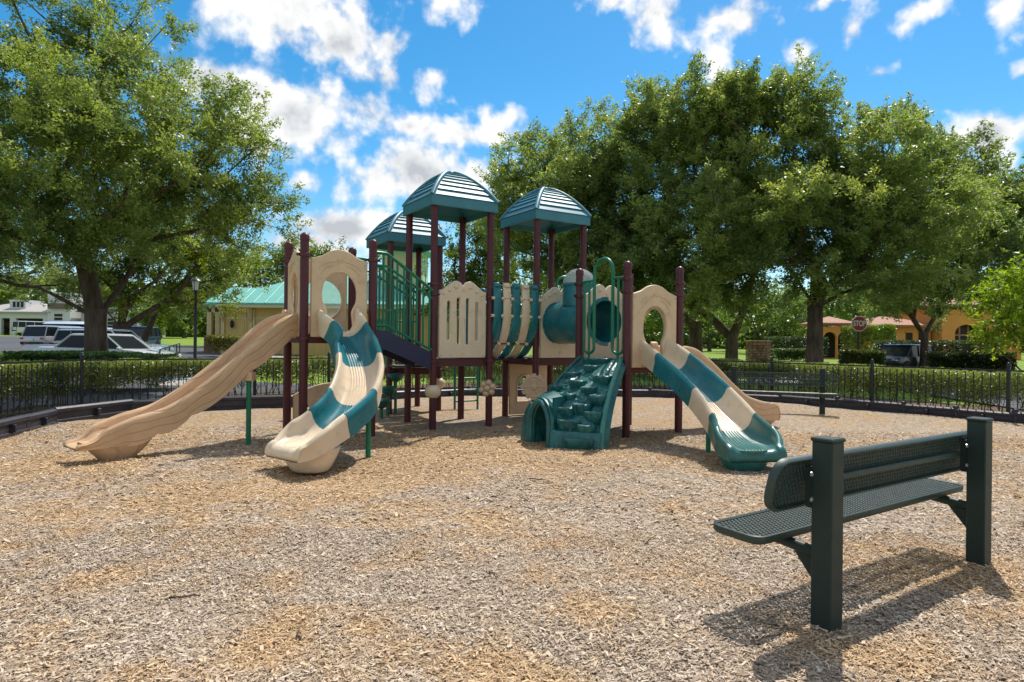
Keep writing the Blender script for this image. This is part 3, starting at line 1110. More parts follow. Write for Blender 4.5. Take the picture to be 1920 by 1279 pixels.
# barrel bridge between the two roofed towers
mb = obj('bridge_deck', MB().bbox((0, 0, 0), (1.0, .55, .04), .008).mesh(), DECKM, PLAY, Matrix.Translation(L(1.6, .54, 1.16)) @ Matrix.Rotation(TH, 4, 'Z'))


def barrel_prof(n=24):
    pts = []
    for i in range(6):
        pts.append((-.10 + .03 * (1 - i / 5) ** 2, 2.50 - .62 * i / 5 * .75))
    z0 = pts[-1][1]
    for i in range(1, 10):
        t = i / 9 * pi / 2
        pts.append((.54 - .64 * cos(t), z0 - (z0 - 1.19) * sin(t)))
    full = pts + [(1.08 - b, z) for b, z in reversed(pts[:-1])]
    return full


bp = barrel_prof()
for i in range(5):
    a = 1.20 + .2 * i
    rows = []
    N = len(bp)
    for k, (b, z) in enumerate(bp):
        b0, z0 = bp[max(0, k - 1)]
        b1, z1 = bp[min(N - 1, k + 1)]
        tx, tz_ = b1 - b0, z1 - z0
        l = math.hypot(tx, tz_)
        nx, nz_ = tz_ / l, -tx / l
        hw = .078
        th = .032 if 0 < k < N - 1 else .02
        row = []
        for (da, o_) in ((-hw, -th * .5), (-hw, th * .5), (-hw * .5, th), (hw * .5, th), (hw, th * .5), (hw, -th * .5), (hw * .5, -th), (-hw * .5, -th)):
            row.append(L(a + da, b + nx * o_, z + nz_ * o_))
        rows.append(row)
    obj('barrel_slat', MB().loft(rows, True, True).mesh(), TEAL if i % 2 == 0 else CREAM, PLAY, smooth=50)
    for s, b in ((0, bp[0][0]), (1, bp[-1][0])):
        obj('slat_cap', MB().lathe([(.076, -.03), (.08, .0), (.07, .03), (.04, .045), (.004, .05)], 14, Matrix.Translation(L(a, b, 2.50))).mesh(), TEAL if i % 2 == 0 else CREAM, PLAY, smooth=60)
for (b, z) in ((-.115, 2.26), (-.10, 1.95), (.02, 1.45), (1.195, 2.26), (1.18, 1.95), (1.06, 1.45)):
    obj('bridge_rod', MB().tube([L(1.06, b, z), L(2.14, b, z)], .011, 8).mesh(), BROWND, PLAY, smooth=50)
    for i in range(6):
        obj('spacer', MB().lathe([(.026, -.03), (.03, 0), (.026, .03)], 10, Matrix.Translation(L(1.1 + .2 * i, b, z)) @ Matrix.Rotation(TH, 4, 'Z') @ Matrix.Rotation(pi / 2, 4, 'Y')).mesh(), CREAM, PLAY, smooth=40)


# slides ------------------------------------------------------------
def spline3(ctrl, n):
    c = [np.array(p, float) for p in ctrl]
    c = [2 * c[0] - c[1]] + c + [2 * c[-1] - c[-2]]
    out = []
    for i in range(1, len(c) - 2):
        p0, p1, p2, p3 = c[i - 1:i + 3]
        for k in range(n):
            t = k / n
            out.append(0.5 * ((2 * p1) + (-p0 + p2) * t + (2 * p0 - 5 * p1 + 4 * p2 - p3) * t * t + (-p0 + 3 * p1 - 3 * p2 + p3) * t ** 3))
    out.append(c[-2])
    return out


def chute_profile(w, h, bot=-.05, ridges=True, rail=.036):
    """closed section of a slide chute: bed at 0, rails at +-w of height h"""
    s = [(-w - rail, bot), (-w - rail * 1.15, h * .45), (-w - rail * 1.6, h * .78), (-w - rail * 1.35, h * .95), (-w - rail * .5, h + .012), (-w + rail * .35, h), (-w + rail * .8, h * .86),
         (-w + rail * .9, h * .6), (-w + rail * 1.5, h * .32), (-w + rail * 2.8, h * .10), (-w + rail * 4.2, h * .02)]
    if ridges:
        x0, x1 = -w * .35, w * .45
        mid = []
        nr = 6
        for i in range(nr):
            xc = x0 + (x1 - x0) * (i + .5) / nr
            hw = (x1 - x0) / nr
            mid += [(xc - hw * .30, 0), (xc - hw * .14, .009), (xc + hw * .14, .009), (xc + hw * .30, 0)]
    else:
        mid = [(-w * .3, 0), (0, 0), (w * .3, 0)]
    return s + mid + [(-x, y) for x, y in reversed(s)] + [(w * .5, bot), (-w * .5, bot)]


def chute_rows(path, widths, heights, bots, flat, ridges=True, drop=None):
    rows = []
    N = len(path)
    for i, p in enumerate(path):
        p = Vector(p)
        t = Vector(path[min(i + 1, N - 1)]) - Vector(path[max(i - 1, 0)])
        t.normalize()
        th = Vector((t.x, t.y, 0)).normalized()
        sd = Vector((th.y, -th.x, 0))
        nn = sd.cross(t).normalized()
        up = nn.lerp(Vector((0, 0, 1)), flat[i]).normalized()
        rows.append([p + sd * x + up * y for x, y in chute_profile(widths[i], heights[i], bots[i], ridges)])
    return rows


def flow_attr(me, rows, scale=1.0):
    """arc-length coordinates for the engraved grain"""
    n = len(rows[0])
    acc = [0.0]
    for a, b in zip(rows[:-1], rows[1:]):
        acc.append(acc[-1] + (a[n // 2] - b[n // 2]).length)
    per = [0.0]
    for j in range(1, n):
        per.append(per[-1] + (rows[0][j] - rows[0][j - 1]).length)
    at = me.attributes.new('flow', 'FLOAT_VECTOR', 'POINT')
    vals = np.array([(acc[i], per[j], 0) for i in range(len(rows)) for j in range(n)], np.float32)
    at.data.foreach_set('vector', vals.ravel())


def lip_rows(row, fwd, steps=((.035, .97), (.070, .84), (.095, .62), (.105, .38), (.100, .17), (.088, .07))):
    """rolled bull-nose front of a slide foot"""
    base = min(p.z for p in row)
    return [[Vector((p.x + fwd.x * f, p.y + fwd.y * f, base + (p.z - base) * k)) for p in row] for (f, k) in steps]


def curved_slide(ctrl, cuts, mats, w, label, end_h, foot_w, legs, foot_pt, tail_flat=.7):
    path = spline3(ctrl, 12)
    N = len(path)
    sl = obj('curved_slide', None, None, PLAY, Matrix.Translation(Vector(path[0])))
    sl['label'] = label
    widths, heights, bots, flat = [], [], [], []
    for i in range(N):
        t = i / (N - 1)
        e = max(0, (t - .66) / .34)
        e = e * e * (3 - 2 * e)
        e2 = max(0, (t - .86) / .14)
        widths.append((w + (foot_w - w) * e) * (1 - .22 * e2 ** 2.5))
        hh = .30 - .05 * min(1, max(0, t - .05) * 4)
        if t < .10:
            hh = .36 - .6 * t
        heights.append((hh * (1 - e) + end_h * e) * (1 - .72 * e2 ** 1.6))
        bots.append(-.05 - .03 * e - .05 * e2)
        flat.append(tail_flat * e)
    rows = chute_rows(path, widths, heights, bots, flat)
    fwd = Vector(path[-1]) - Vector(path[-3])
    fwd.z = 0
    fwd.normalize()
    cut_i = [int(c * (N - 1)) for c in cuts]
    for k, mt in enumerate(mats):
        i0, i1 = cut_i[k], cut_i[k + 1]
        rr = [list(r) for r in rows[i0:i1 + 1]]
        if k < len(mats) - 1:
            # the section sits a little inside the next one's flared rail
            nx = rows[min(i1 + 1, N - 1)]
            rr.append([a.lerp(b, .35) for a, b in zip(rows[i1], nx)])
        cen = [sum((p for p in r), Vector()) / len(r) for r in rr]
        sc_ = 1.0 + .012 * (k % 2)
        rr = [[c + (p - c) * sc_ for p in r] for c, r in zip(cen, rr)]
        if k == len(mats) - 1:
            rr += lip_rows(rr[-1], fwd)
        me = MB().loft(rr, True, True).mesh()
        obj('slide_section', me, mt, sl, smooth=55)
    # hollow foot that stands on the ground
    f = Vector(foot_pt)
    sd = Vector((fwd.y, -fwd.x, 0))
    rws = []
    for (z, kw, kl, o_) in ((.0, .62, .20, .0), (.03, .68, .23, .0), (.10, .78, .27, .0), (.20, .85, .30, -.02), (.26, .86, .32, -.03)):
        rws.append([f + sd * foot_w * kw * cos(2 * pi * j / 20) * (1 if abs(cos(2 * pi * j / 20)) < .8 else .97) + fwd * (kl * sin(2 * pi * j / 20) + o_) + Vector((0, 0, z - .04)) for j in range(20)])
    obj('slide_foot', MB().loft(rws, True, True).mesh(), mats[-1], sl, smooth=50)
    for (x, y, zt) in legs:
        obj('support_leg', MB().tube([(x, y, -.1), (x, y, zt)], .034, 12).mesh(), GREENM, sl, smooth=50)
        obj('support_bracket', MB().box((x, y, zt + .01), (.12, .12, .02)).mesh(), GREENM, sl)
    return sl


# left two-colour slide
s2 = L((T1[0] + T1[1]) / 2, T1[2] + .02)
curved_slide([(s2.x, s2.y, 1.60), (s2.x + .10, s2.y - .22, 1.57), (-2.28, 9.20, 1.28), (-2.07, 8.72, .93), (-2.03, 8.22, .62), (-2.14, 7.82, .42), (-2.33, 7.52, .30), (-2.52, 7.28, .25)],
             (0, .17, .36, .56, .755, 1.0), (CREAM, TEAL, CREAM, TEAL, CREAM), .265, 'curving cream and teal slide beside the long tan one', .17, .36, [(-1.84, 8.25, .54)], (-2.33, 7.45, 0))
# right two-colour slide
s3 = L((TR[0] + TR[1]) / 2, TR[2] + .02)
curved_slide([(s3.x, s3.y, 1.20), (s3.x + .09, s3.y - .18, 1.18), (2.53, 9.50, .96), (2.70, 9.05, .72), (2.82, 8.62, .49), (2.86, 8.25, .33), (2.88, 7.92, .25), (2.90, 7.62, .22)],
             (0, .22, .47, .70, 1.0), (CREAM, TEAL, CREAM, TEALG), .265, 'right-hand cream and teal slide', .18, .37, [(2.67, 8.66, .44)], (2.84, 7.80, 0))


def straight_slide(top, end, ztop, label, leg_t=None, w=.22, bull=False, fz=((0, 1.01), (.05, 1.0), (.14, .93), (.35, .645), (.56, .385), (.70, .25), (.80, .195), (.90, .165), (1.0, .15))):
    top, end = Vector(top), Vector(end)
    d = (end - top)
    Lh = d.length
    d.normalize()
    ctrl = []
    for (f, z) in fz:
        z = z * ztop
        p = top + d * Lh * f
        ctrl.append((p.x, p.y, z))
    path = spline3(ctrl, 9)
    N = len(path)
    W, H, B, F = [], [], [], []
    for i in range(N):
        t = i / (N - 1)
        W.append(w)
        h = .235 if t < .82 or bull else .235 - .09 * ((t - .82) / .18) ** 1.5
        if t < .08:
            h = .30
        H.append(h)
        wave = .055 * abs(sin(t * 17.0)) ** .7 + .025 * sin(t * 8)
        B.append(-.05 - wave if .06 < t < .90 else -.08)
        F.append(.55 + .45 * max(0, (t - .8) / .2))
    rows = chute_rows(path, W, H, B, F)
    last = rows[-1]
    rows = rows + lip_rows(last, Vector((d.x, d.y, 0)), ((.05, .98), (.09, .88), (.115, .68), (.125, .42), (.12, .2), (.105, .08)) if bull else ((.04, .86), (.09, .60), (.15, .42), (.21, .33), (.27, .30), (.295, .24), (.298, .12), (.285, .05)))
    sl = obj('straight_slide', None, None, PLAY, Matrix.Translation(Vector(path[0])))
    sl['label'] = label
    me = MB().loft(rows, True, True).mesh()
    flow_attr(me, rows)
    obj('slide_chute', me, TAN, sl, smooth=55)
    f = top + d * (Lh * .93)
    sd = Vector((d.y, -d.x, 0))
    rws = []
    for (z, kw, kl) in ((-.03, .16, .17), (.03, .19, .21), (.12, .235, .30), (.22, .25, .38)):
        rws.append([Vector((f.x, f.y, 0)) + sd * kw * (1 if cos(2 * pi * j / 16) > 0 else -1) * abs(cos(2 * pi * j / 16)) ** .5 + d * kl * (1 if sin(2 * pi * j / 16) > 0 else -1) * abs(sin(2 * pi * j / 16)) ** .6 + Vector((0, 0, z)) for j in range(16)])
    me = MB().loft(rws, True, True).mesh()
    flow_attr(me, rws)
    obj('slide_foot', me, TAN, sl, smooth=50)
    if leg_t:
        q = top + d * Lh * leg_t + sd * -.20
        zt = ztop * (1 - leg_t) * .87
        obj('support_leg', MB().tube([(q.x, q.y, -.1), (q.x, q.y, zt)], .034, 12).mesh(), GREENM, sl, smooth=50)
        obj('support_bracket', MB().box((q.x, q.y, zt), (.14, .14, .12)).mesh(), TAN, sl)


m1 = L(T1[0], (T1[2] + T1[3]) / 2)
straight_slide((m1.x, m1.y, 0), (-4.98, 7.74, 0), 1.62, 'long straight tan slide reaching out to the left', .32)
m4 = L(TR[1], (TR[2] + TR[3]) / 2)
e4 = m4 + U * 2.25
straight_slide((2.50, 10.95, 0), (4.62, 11.70, 0), 1.20, 'straight tan slide behind the right-hand slide', bull=True, fz=((0, 1.0), (.10, 1.0), (.24, .97), (.40, .76), (.56, .50), (.70, .31), (.80, .235), (.90, .19), (1.0, .17)))


# rock climber -------------------------------------------------------
def climber():
    Tr, Tl = L(TR[0] - .03, TR[2] + .07, 1.24), L(TR[0] - .03, TR[3] - .09, 1.24)
    Br, Bl, Ll = Vector((1.225, 8.70, 0)), Vector((.575, 8.97, 0)), Vector((.31, 9.56, 0))
    root = obj('rock_climber', None, None, PLAY, Matrix.Translation((.8, 9.2, 0)))
    root['label'] = 'dark teal moulded rock climbing ramp with an arched crawl hole'
    sc = .36
    AH = .70                     # height of the arch block

    def surf(s, t):
        """s 0 left .. 1 right, t 0 top .. 1 bottom"""
        h = 1 - (1 - t) ** 1.9
        top = Tl.lerp(Tr, s)
        if s < sc:
            bot = Ll.lerp(Bl, s / sc)
        else:
            bot = Bl.lerp(Br, (s - sc) / (1 - sc))
        p = top.lerp(bot, h)
        p.z = 1.24 * (1 - t)
        return p
    ns, nt = 60, 72
    ss = np.linspace(0, 1, ns)
    tt = np.linspace(0, 1, nt)
    nrm = Vector((-.62, -.70, .35)).normalized()
    G, T_ = np.meshgrid(ss, tt)
    rough = fbm(G * 9, T_ * 11, 41, 4) - .5
    facet = np.floor(fbm(G * 5, T_ * 7, 51, 2) * 7) / 7 - .5
    edge = np.clip(np.minimum(np.minimum(G, 1 - G) * 14, T_ * 14), 0, 1)
    rel = (rough * .04 + facet * .15) * edge
    tA = 1 - AH / 1.24
    rows = []
    for i, t in enumerate(tt):
        rows.append([surf(s, t) + nrm * float(rel[i, j]) for j, s in enumerate(ss)])
    mb = MB()
    mb.loft(rows, False, False)
    keep = []
    for q in mb.f:
        j = [i % ns for i in q]
        ii = [i // ns for i in q]
        if max(ss[k] for k in j) <= sc + .02 and min(tt[k] for k in ii) > tA:
            continue
        keep.append(q)
    mb.f = keep
    # shelf from the ramp out to the top of the arch block, and the block's inner cheek
    d = (Bl - Ll)
    wd = d.length
    cols = [k / 9 for k in range(10)]
    shelf = []
    for (f, dz) in ((0, .03), (.35, .035), (.7, .02), (.92, -.01), (1.0, -.05)):
        row = []
        for c in cols:
            a = surf(c * sc, tA)
            b = Ll.lerp(Bl, c) + Vector((0, 0, AH))
            p = a.lerp(b, f) + Vector((0, 0, dz - .10 * (2 * c - 1) ** 2 * f + .03 * sin(c * 9 + f * 7) * (1 - f)))
            row.append(p)
        shelf.append(row)
    mb.loft(shelf, False, False)
    ck = []
    for f in (0, .5, 1):
        row = []
        for k in range(8):
            t = tA + (1 - tA) * k / 7
            a = surf(sc + .02, t)
            b = Vector((Bl.x, Bl.y, a.z))
            row.append(a.lerp(b, f))
        ck.append(row)
    mb.loft(ck, False, False)
    back = Vector((.62, .42, 0)).normalized() * .14
    rr = [surf(1, t) for t in tt]
    mb.loft([rr, [p + back * 1.0 + Vector((0, 0, -.02)) for p in rr]], False, False)
    rl = [surf(0, t) for t in tt if t <= tA + .05]
    mb.loft([[p + back + Vector((0, 0, -.02)) for p in rl], rl], False, False)
    obj('rock_face', mb.mesh(), ROCKP, root, smooth=26)
    # arch wall
    M = frame(Ll + Vector((0, 0, -.03)), d)
    outer = [(-.02, 0)] + [(.09, 0)] + curve_pts([(.09, 0), (.09, .30), (.13, .44), (.22, .555), (wd * .5, .60), (wd - .22, .555), (wd - .12, .44), (wd - .08, .30), (wd - .08, 0)], 5) \
        + [(wd + .01, 0), (wd + .01, .42)] + curve_pts([(wd + .01, .42), (wd - .03, .54), (wd - .12, .64), (wd * .5, .715), (.12, .64), (.03, .54), (-.02, .42)], 5)
    obj('arch_wall', outline_mesh(outer, [], .05, .01), ROCKP, root, M)
    pts = [(x, y, .035) for x, y in curve_pts([(.05, 0.0), (.05, .32), (.09, .48), (.19, .60), (wd * .5, .65), (wd - .19, .60), (wd - .08, .48), (wd - .04, .32), (wd - .04, 0.0)], 6)]
    obj('arch_rim', MB().tube(pts, .036, 10).mesh(), ROCKP, root, M, smooth=60)
    # crawl tunnel behind the arch
    rows = []
    for k in range(2):
        rows.append([M @ Vector((x, y, -.02 - .75 * k)) for x, y in curve_pts([(.06, 0), (.06, .32), (.12, .48), (.22, .59), (wd * .5, .63), (wd - .2, .58), (wd - .08, .44), (wd - .06, 0)], 5)])
    mt = MB().loft(rows, False, False)
    r1 = rows[1]
    b = len(mt.v)
    mt.v += [tuple(p) for p in r1]
    mt.f.append(tuple(range(b, b + len(r1))))
    obj('crawl_tunnel', mt.mesh(), ROCKP, root, smooth=60)
    # low bumpy cheek at the far left
    rws = []
    for (z, k) in ((-.03, 1.0), (.06, 1.05), (.10, .98), (.28, .90), (.42, .74), (.46, .66), (.56, .36)):
        rws.append([Ll + Vector((.03, .16, 0)) + Vector((.17 * k * cos(2 * pi * j / 14) * (1 + .1 * sin(3 * j)), .24 * k * sin(2 * pi * j / 14) * (1 + .1 * cos(2 * j)), z)) for j in range(14)])
    obj('side_boulder', MB().loft(rws, True, True).mesh(), ROCKP, root, smooth=40)
    # edge rails and plinth
    obj('edge_rail', MB().tube([surf(1, t) + nrm * .015 for t in tt[::3]], .036, 10).mesh(), EDGEP, root, smooth=60)
    obj('edge_rail', MB().tube([surf(0, t) + nrm * .01 for t in tt[::3] if t <= tA], .03, 10).mesh(), ROCKP, root, smooth=60)
    dd = (Br - Bl).normalized()
    nn = Vector((dd.y, -dd.x, 0))
    prof = ((-.12, -.05), (.07, -.05), (.07, .05), (.055, .06), (.05, .21), (.03, .245), (-.14, .26))
    rows = [[(Bl.lerp(Br, t)) + nn * o_ + Vector((0, 0, z)) for o_, z in prof] for t in (-.02, .1, .5, .9, 1.02)]
    obj('plinth', MB().loft(rows, True, True).mesh(), ROCKP, root, smooth=30)
    # footholds: flat-topped ledges with rough rock below
    foot = [(.50, .02, .80), (.52, .11, .36), (.20, .20, .36), (.82, .22, .40), (.42, .285, .36), (.66, .35, .30), (.10, .36, .30), (.86, .43, .36), (.38, .43, .38), (.17, .455, .30),
            (.66, .53, .36), (.43, .575, .40), (.86, .60, .34), (.55, .70, .46), (.80, .74, .34), (.72, .885, .62)]
    for (s, t, w) in foot:
        c = surf(s, t)
        up = Vector((0, 0, 1))
        across = (surf(min(1, s + .05), t) - surf(max(0, s - .05), t))
        across.z = 0
        across.normalize()
        out = Vector((across.y, -across.x, 0))
        if out.dot(nrm) < 0:
            out = -out
        rws = []
        hw = w * .5
        dep = .16
        for (z, ko, kw) in ((.020, .25, .80), (.026, .85, .95), (.016, .97, 1.0), (-.006, 1.0, 1.0), (-.05, .92, .97), (-.11, .80, .90), (-.17, .52, .80), (-.22, .1, .6)):
            row = []
            for j in range(16):
                a_ = pi * j / 15
                sq = abs(sin(a_)) ** .38
                jit = 1 + (.07 * sin(j * 2.3 + s * 17 + t * 9) + .07 * sin(j * 4.1 + z * 40)) * (1 if z < 0 else .5)
                row.append(c + across * (-(abs(cos(a_)) ** .7) * (1 if cos(a_) > 0 else -1)) * hw * kw * .74 + out * (dep * ko * sq * jit) + up * z)
            row += [c + across * hw * kw * .5 - out * .12 + up * z, c - across * hw * kw * .5 - out * .12 + up * z]
            rws.append(row)
        obj('foothold', MB().loft(rws, True, True).mesh(), ROCKP, root, smooth=24)


climber()


# green railings ------------------------------------------------------
def rail_part(name, tubes, label=None):
    """a welded rail: frame tubes and bars as their own pieces"""
    root = obj(name, None, None, PLAY, Matrix.Translation(Vector(tubes[0][1][0])))
    if label:
        root['label'] = label
    for (nm, pts, r) in tubes:
        obj(nm, MB().tube(pts, r * 1.25, 10).mesh(), GREENM, root, smooth=60)
    return root


def fpt(M, x, y, z=0.0):
    return M @ Vector((x, y, z))


# barrier with a high hoop above the rock climber
M, w = face(TR[0], TR[3], TR[0], TR[2], DR)
off = -POST_R - .03
X = [x + off for x in (.14, .27, .40, .86, .99, 1.12)]
tub = []
for (xa, xm, xb) in ((X[0], X[1], X[2]), (X[3], X[4], X[5])):
    inner = xb if xa == X[0] else xa
    outerx = xa if xa == X[0] else xb
    lo = [(xa, 1.34), (xa, .28)] + arc((xa + xb) / 2, .24, (xb - xa) / 2, .09, 180, 360, 10) + [(xb, .28), (xb, 1.34)]
    tub.append(('loop_bar', [fpt(M, x, y) for x, y in lo], .019))
    tub.append(('baluster', [fpt(M, xm, .06), fpt(M, xm, 1.34)], .016))
tub.append(('top_bar', [fpt(M, -.03, 1.35), fpt(M, X[2], 1.35)], .018))
tub.append(('top_bar', [fpt(M, X[3], 1.35), fpt(M, w + .03, 1.35)], .018))
hoop = [(X[2], .30), (X[2], 1.35)] + arc((X[2] + X[3]) / 2, 1.46, (X[3] - X[2]) / 2, .23, 180, 0, 14) + [(X[3], 1.35), (X[3], .30)]
tub.append(('hoop', [fpt(M, x, y) for x, y in hoop], .022))
rail_part('hoop_barrier', tub, 'green barrier with a high hoop at the top of the rock climber')

# stair between the left tower and the middle tower with two sloping rails
A0, A1 = T1[1] + .06, -.06
sb0, sb1 = .0, .60
for k in range(4):
    a = A0 + (A1 - A0) * (k + .5) / 4
    z = D1 - (D1 - DC) * (k + .6) / 4
    obj('stair_tread', MB().bbox((0, 0, 0), (.29, .58, .04), .008).mesh(), DECKM, PLAY, Matrix.Translation(L(a, .3, z)) @ Matrix.Rotation(TH, 4, 'Z'))
for bb0, bb1 in ((-.30, -.03), (.60, .64)):
    p0, p1, p2 = L(A0, bb0, 0), L(A0 + .22, bb0 + (bb1 - bb0) * .2, 0), L(A1, bb1, 0)
    vs = []
    for (p, zt, zb) in ((p0, D1 + .06, D1 - .24), (p1, D1 + .06, D1 - .24), (p2, DC + .10, DC - .20)):
        for o_ in (-.014, .014):
            vs += [Vector((p.x, p.y, zt)) + Vv * o_, Vector((p.x, p.y, zb)) + Vv * o_]
    fs = []
    for k in range(2):
        b = 4 * k
        fs += [(b, b + 4, b + 5, b + 1), (b + 2, b + 3, b + 7, b + 6), (b, b + 2, b + 6, b + 4), (b + 1, b + 5, b + 7, b + 3)]
    fs += [(0, 1, 3, 2), (8, 10, 11, 9)]
    mb = MB()
    mb.add(vs, fs)
    obj('stair_stringer', mb.mesh(), NAVY, PLAY)
    tub = []
    q0, q1, q2 = L(A0 - .02, bb0), L(A0 + .24, bb0 + (bb1 - bb0) * .22), L(A1 + .02, bb1)

    def zat(t, zs):
        return zs[0] if t < .22 else zs[0] + (zs[1] - zs[0]) * (t - .22) / .78

    def at(t, zs):
        p = q0.lerp(q2, t)
        return Vector((p.x, p.y, zat(t, zs)))
    for zs, r in (((2.86, 2.34), .021), ((2.66, 2.20), .016), ((1.72, 1.33), .018)):
        tub.append(('rail_bar', [at(t, zs) for t in (0, .1, .2, .24, .5, .75, 1.0)], r))
    for k in range(9):
        t = .05 + .9 * k / 8
        tub.append(('baluster', [at(t, (1.72, 1.33)), at(t, (2.86, 2.34))], .014))
    rail_part('stair_rail', tub, 'sloping green rail on the %s side of the stair' % ('near' if bb0 < 0 else 'far'))

# rear barriers, low link deck, ladder behind
for (a0, b0, a1, b1, z) in ((T3[0], T3[2], T3[0], T3[3], D3), (T3[1], T3[3], T3[0], T3[3], D3), (TC[0], TC[3], TC[0], TC[3] + 1.2, DC - .1), (TC[1], TC[3], TC[1], TC[3] + 1.2, DC - .1),
                            (T2[1], T2[2], T2[1], T2[3], D2)):
    M, w = face(a0, b0, a1, b1, z)
    tub = [('rail_bar', [fpt(M, -.03, y), fpt(M, w + .03, y)], .018) for y in (.10, .98)]
    for k in range(8):
        x = w * (k + .5) / 8
        tub.append(('baluster', [fpt(M, x, .10), fpt(M, x, .98)], .013))
    rail_part('rear_barrier', tub)
for k in range(3):
    obj('link_deck', MB().bbox((0, 0, 0), (1.0, .42, .045), .008).mesh(), DECKM, PLAY, Matrix.Translation(L(.6, 1.33 + .43 * k, DC - .06 - .08 * k)) @ Matrix.Rotation(TH, 4, 'Z'))
tub = []
for a, b in ((1.75, 2.62), (2.32, 2.62)):
    tub.append(('side_rail', [L(a, b, -.1), L(a, b, 1.05)], .02))
for z in (.18, .42, .68, .95):
    tub.append(('rung', [L(1.75, 2.62, z), L(2.32, 2.62, z)], .017))
tub.append(('link_bar', [L(1.25, 2.62, 1.02), L(2.32, 2.62, 1.02)], .02))
rail_part('arch_ladder', tub, 'green ladder at the back of the structure')
# hoop handrail behind the right tower
M, w = face(T2[1], T2[3], T2[1] + .9, T2[3], D2)
tub = [('hoop', [fpt(M, x, y) for x, y in [(.05, .0), (.05, 1.5)] + arc(.30, 1.5, .25, .2, 180, 0, 12) + [(.55, 1.5), (.55, .0)]], .022), ('link_bar', [fpt(M, -.05, .1), fpt(M, .55, .1)], .018)]
rail_part('rear_hoop', tub)


# play panels under the decks and knobs on the posts -------------------
def ball(a, b, z, r):
    prof = [(.064, -r * .86), (r * .62, -r * .80), (r * .92, -r * .42), (r * .985, -r * .05), (r * .95, -.004), (r * .985, .012), (r * .93, r * .42), (r * .64, r * .80), (.064, r * .88)]
    obj('post_ball', MB().lathe(prof, 24, Matrix.Translation(L(a, b, z)) @ Matrix.Diagonal((1.12, 1.12, 1, 1))).mesh(), CREAM, PLAY, smooth=50)


ball(TC[0], TC[2], .63, .125)
ball(T3[1], T3[2], .60, .125)


def flower(a, b, z, r):
    c = L(a, b, z) + Vector((-.03, -.085, 0))
    M = frame(c, (1, -.1, 0))
    root = obj('flower_knob', MB().lathe([(r * .38, -.02), (r * .36, .05), (r * .2, .075), (.003, .08)], 16).mesh(), BEIGE, PLAY, M, smooth=50)
    for k in range(6):
        t = 2 * pi * k / 6 + .3
        rows = []
        for (q, z_) in ((.0, .055), (.35, .05), (.7, .03), (.95, 0.0), (1.0, -.03), (.8, -.045)):
            rows.append([Vector((r * .66 * cos(t) + r * .40 * max(q, .01) * cos(2 * pi * j / 14), r * .66 * sin(t) + r * .40 * max(q, .01) * sin(2 * pi * j / 14), z_)) for j in range(14)])
        obj('petal', MB().loft(rows, True, True).mesh(), BEIGE, root, M, smooth=60)


flower(TC[1], TC[2], .66, .15)
c = L(T2[0], T2[2], .66) + Vector((-.03, -.09, 0))
M = frame(c, (1, -.1, 0))
teeth = []
for k in range(12):
    t = 360 / 12 * k
    teeth += [(.25 * cos(R(t - 8)), .25 * sin(R(t - 8))), (.25 * cos(R(t + 8)), .25 * sin(R(t + 8))), (.215 * cos(R(t + 11)), .215 * sin(R(t + 11))), (.215 * cos(R(t + 19)), .215 * sin(R(t + 19)))]
gear = obj('gear_wheel', outline_mesh(teeth, [], .05, .008), BEIGE, PLAY, M)
for r, tr in ((.185, .013), (.12, .011)):
    obj('gear_ring', MB().tube([(r * cos(2 * pi * k / 30), r * sin(2 * pi * k / 30), .026) for k in range(30)], tr, 8, closed=True).mesh(), BEIGE, gear, M, smooth=60)
obj('gear_hub', MB().lathe([(.06, .02), (.055, .05), (.02, .065), (.002, .066)], 16).mesh(), BEIGE, gear, M, smooth=50)
for k in range(6):
    t = 2 * pi * k / 6
    obj('gear_spoke', MB().tube([(.06 * cos(t), .06 * sin(t), .026), (.185 * cos(t), .185 * sin(t), .026)], .013, 8).mesh(), BEIGE, gear, M, smooth=60)

M, w = face(T2[1], T2[3], T2[0], T2[3], 0.0)
outer = [(0, .02), (w, .02), (w, 1.08), (0, 1.08)]
win = [(w * .42, .28), (w * .82, .28), (w * .82, .62)] + arc(w * .62, .62, w * .20, .20, 0, 180, 10)[1:-1] + [(w * .42, .62)]
hp = obj('playhouse_panel', outline_mesh(outer, [win], .05, .012), BEIGE, PLAY, M)
for y in (.10, .17, .24):
    obj('siding_ridge', MB().box((w / 2, y, -.03), (w * .96, .012, .014)).mesh(), BEIGE, hp, M)
obj('window_trim', MB().tube([(x, y, -.03) for x, y in win], .016, 8, closed=True).mesh(), BEIGE, hp, M, smooth=50)
M, w = face(T1[1], T1[3], T1[0], T1[3], 0.0)
outer = [(0, .02), (w, .02)] + curve_pts([(w, .60), (w * .85, .66), (w * .6, .74), (w * .35, .78), (w * .1, .77), (0, .76)], 6)
leafh = [(w * .66, .20), (w * .74, .30), (w * .80, .42), (w * .79, .50), (w * .72, .44), (w * .68, .34)]
leaf2 = [(w * .34, .20), (w * .42, .32), (w * .46, .46), (w * .42, .54), (w * .35, .44), (w * .32, .32)]
obj('counter_panel', outline_mesh(outer, [leafh, leaf2], .06, .014), BEIGE, PLAY, M)

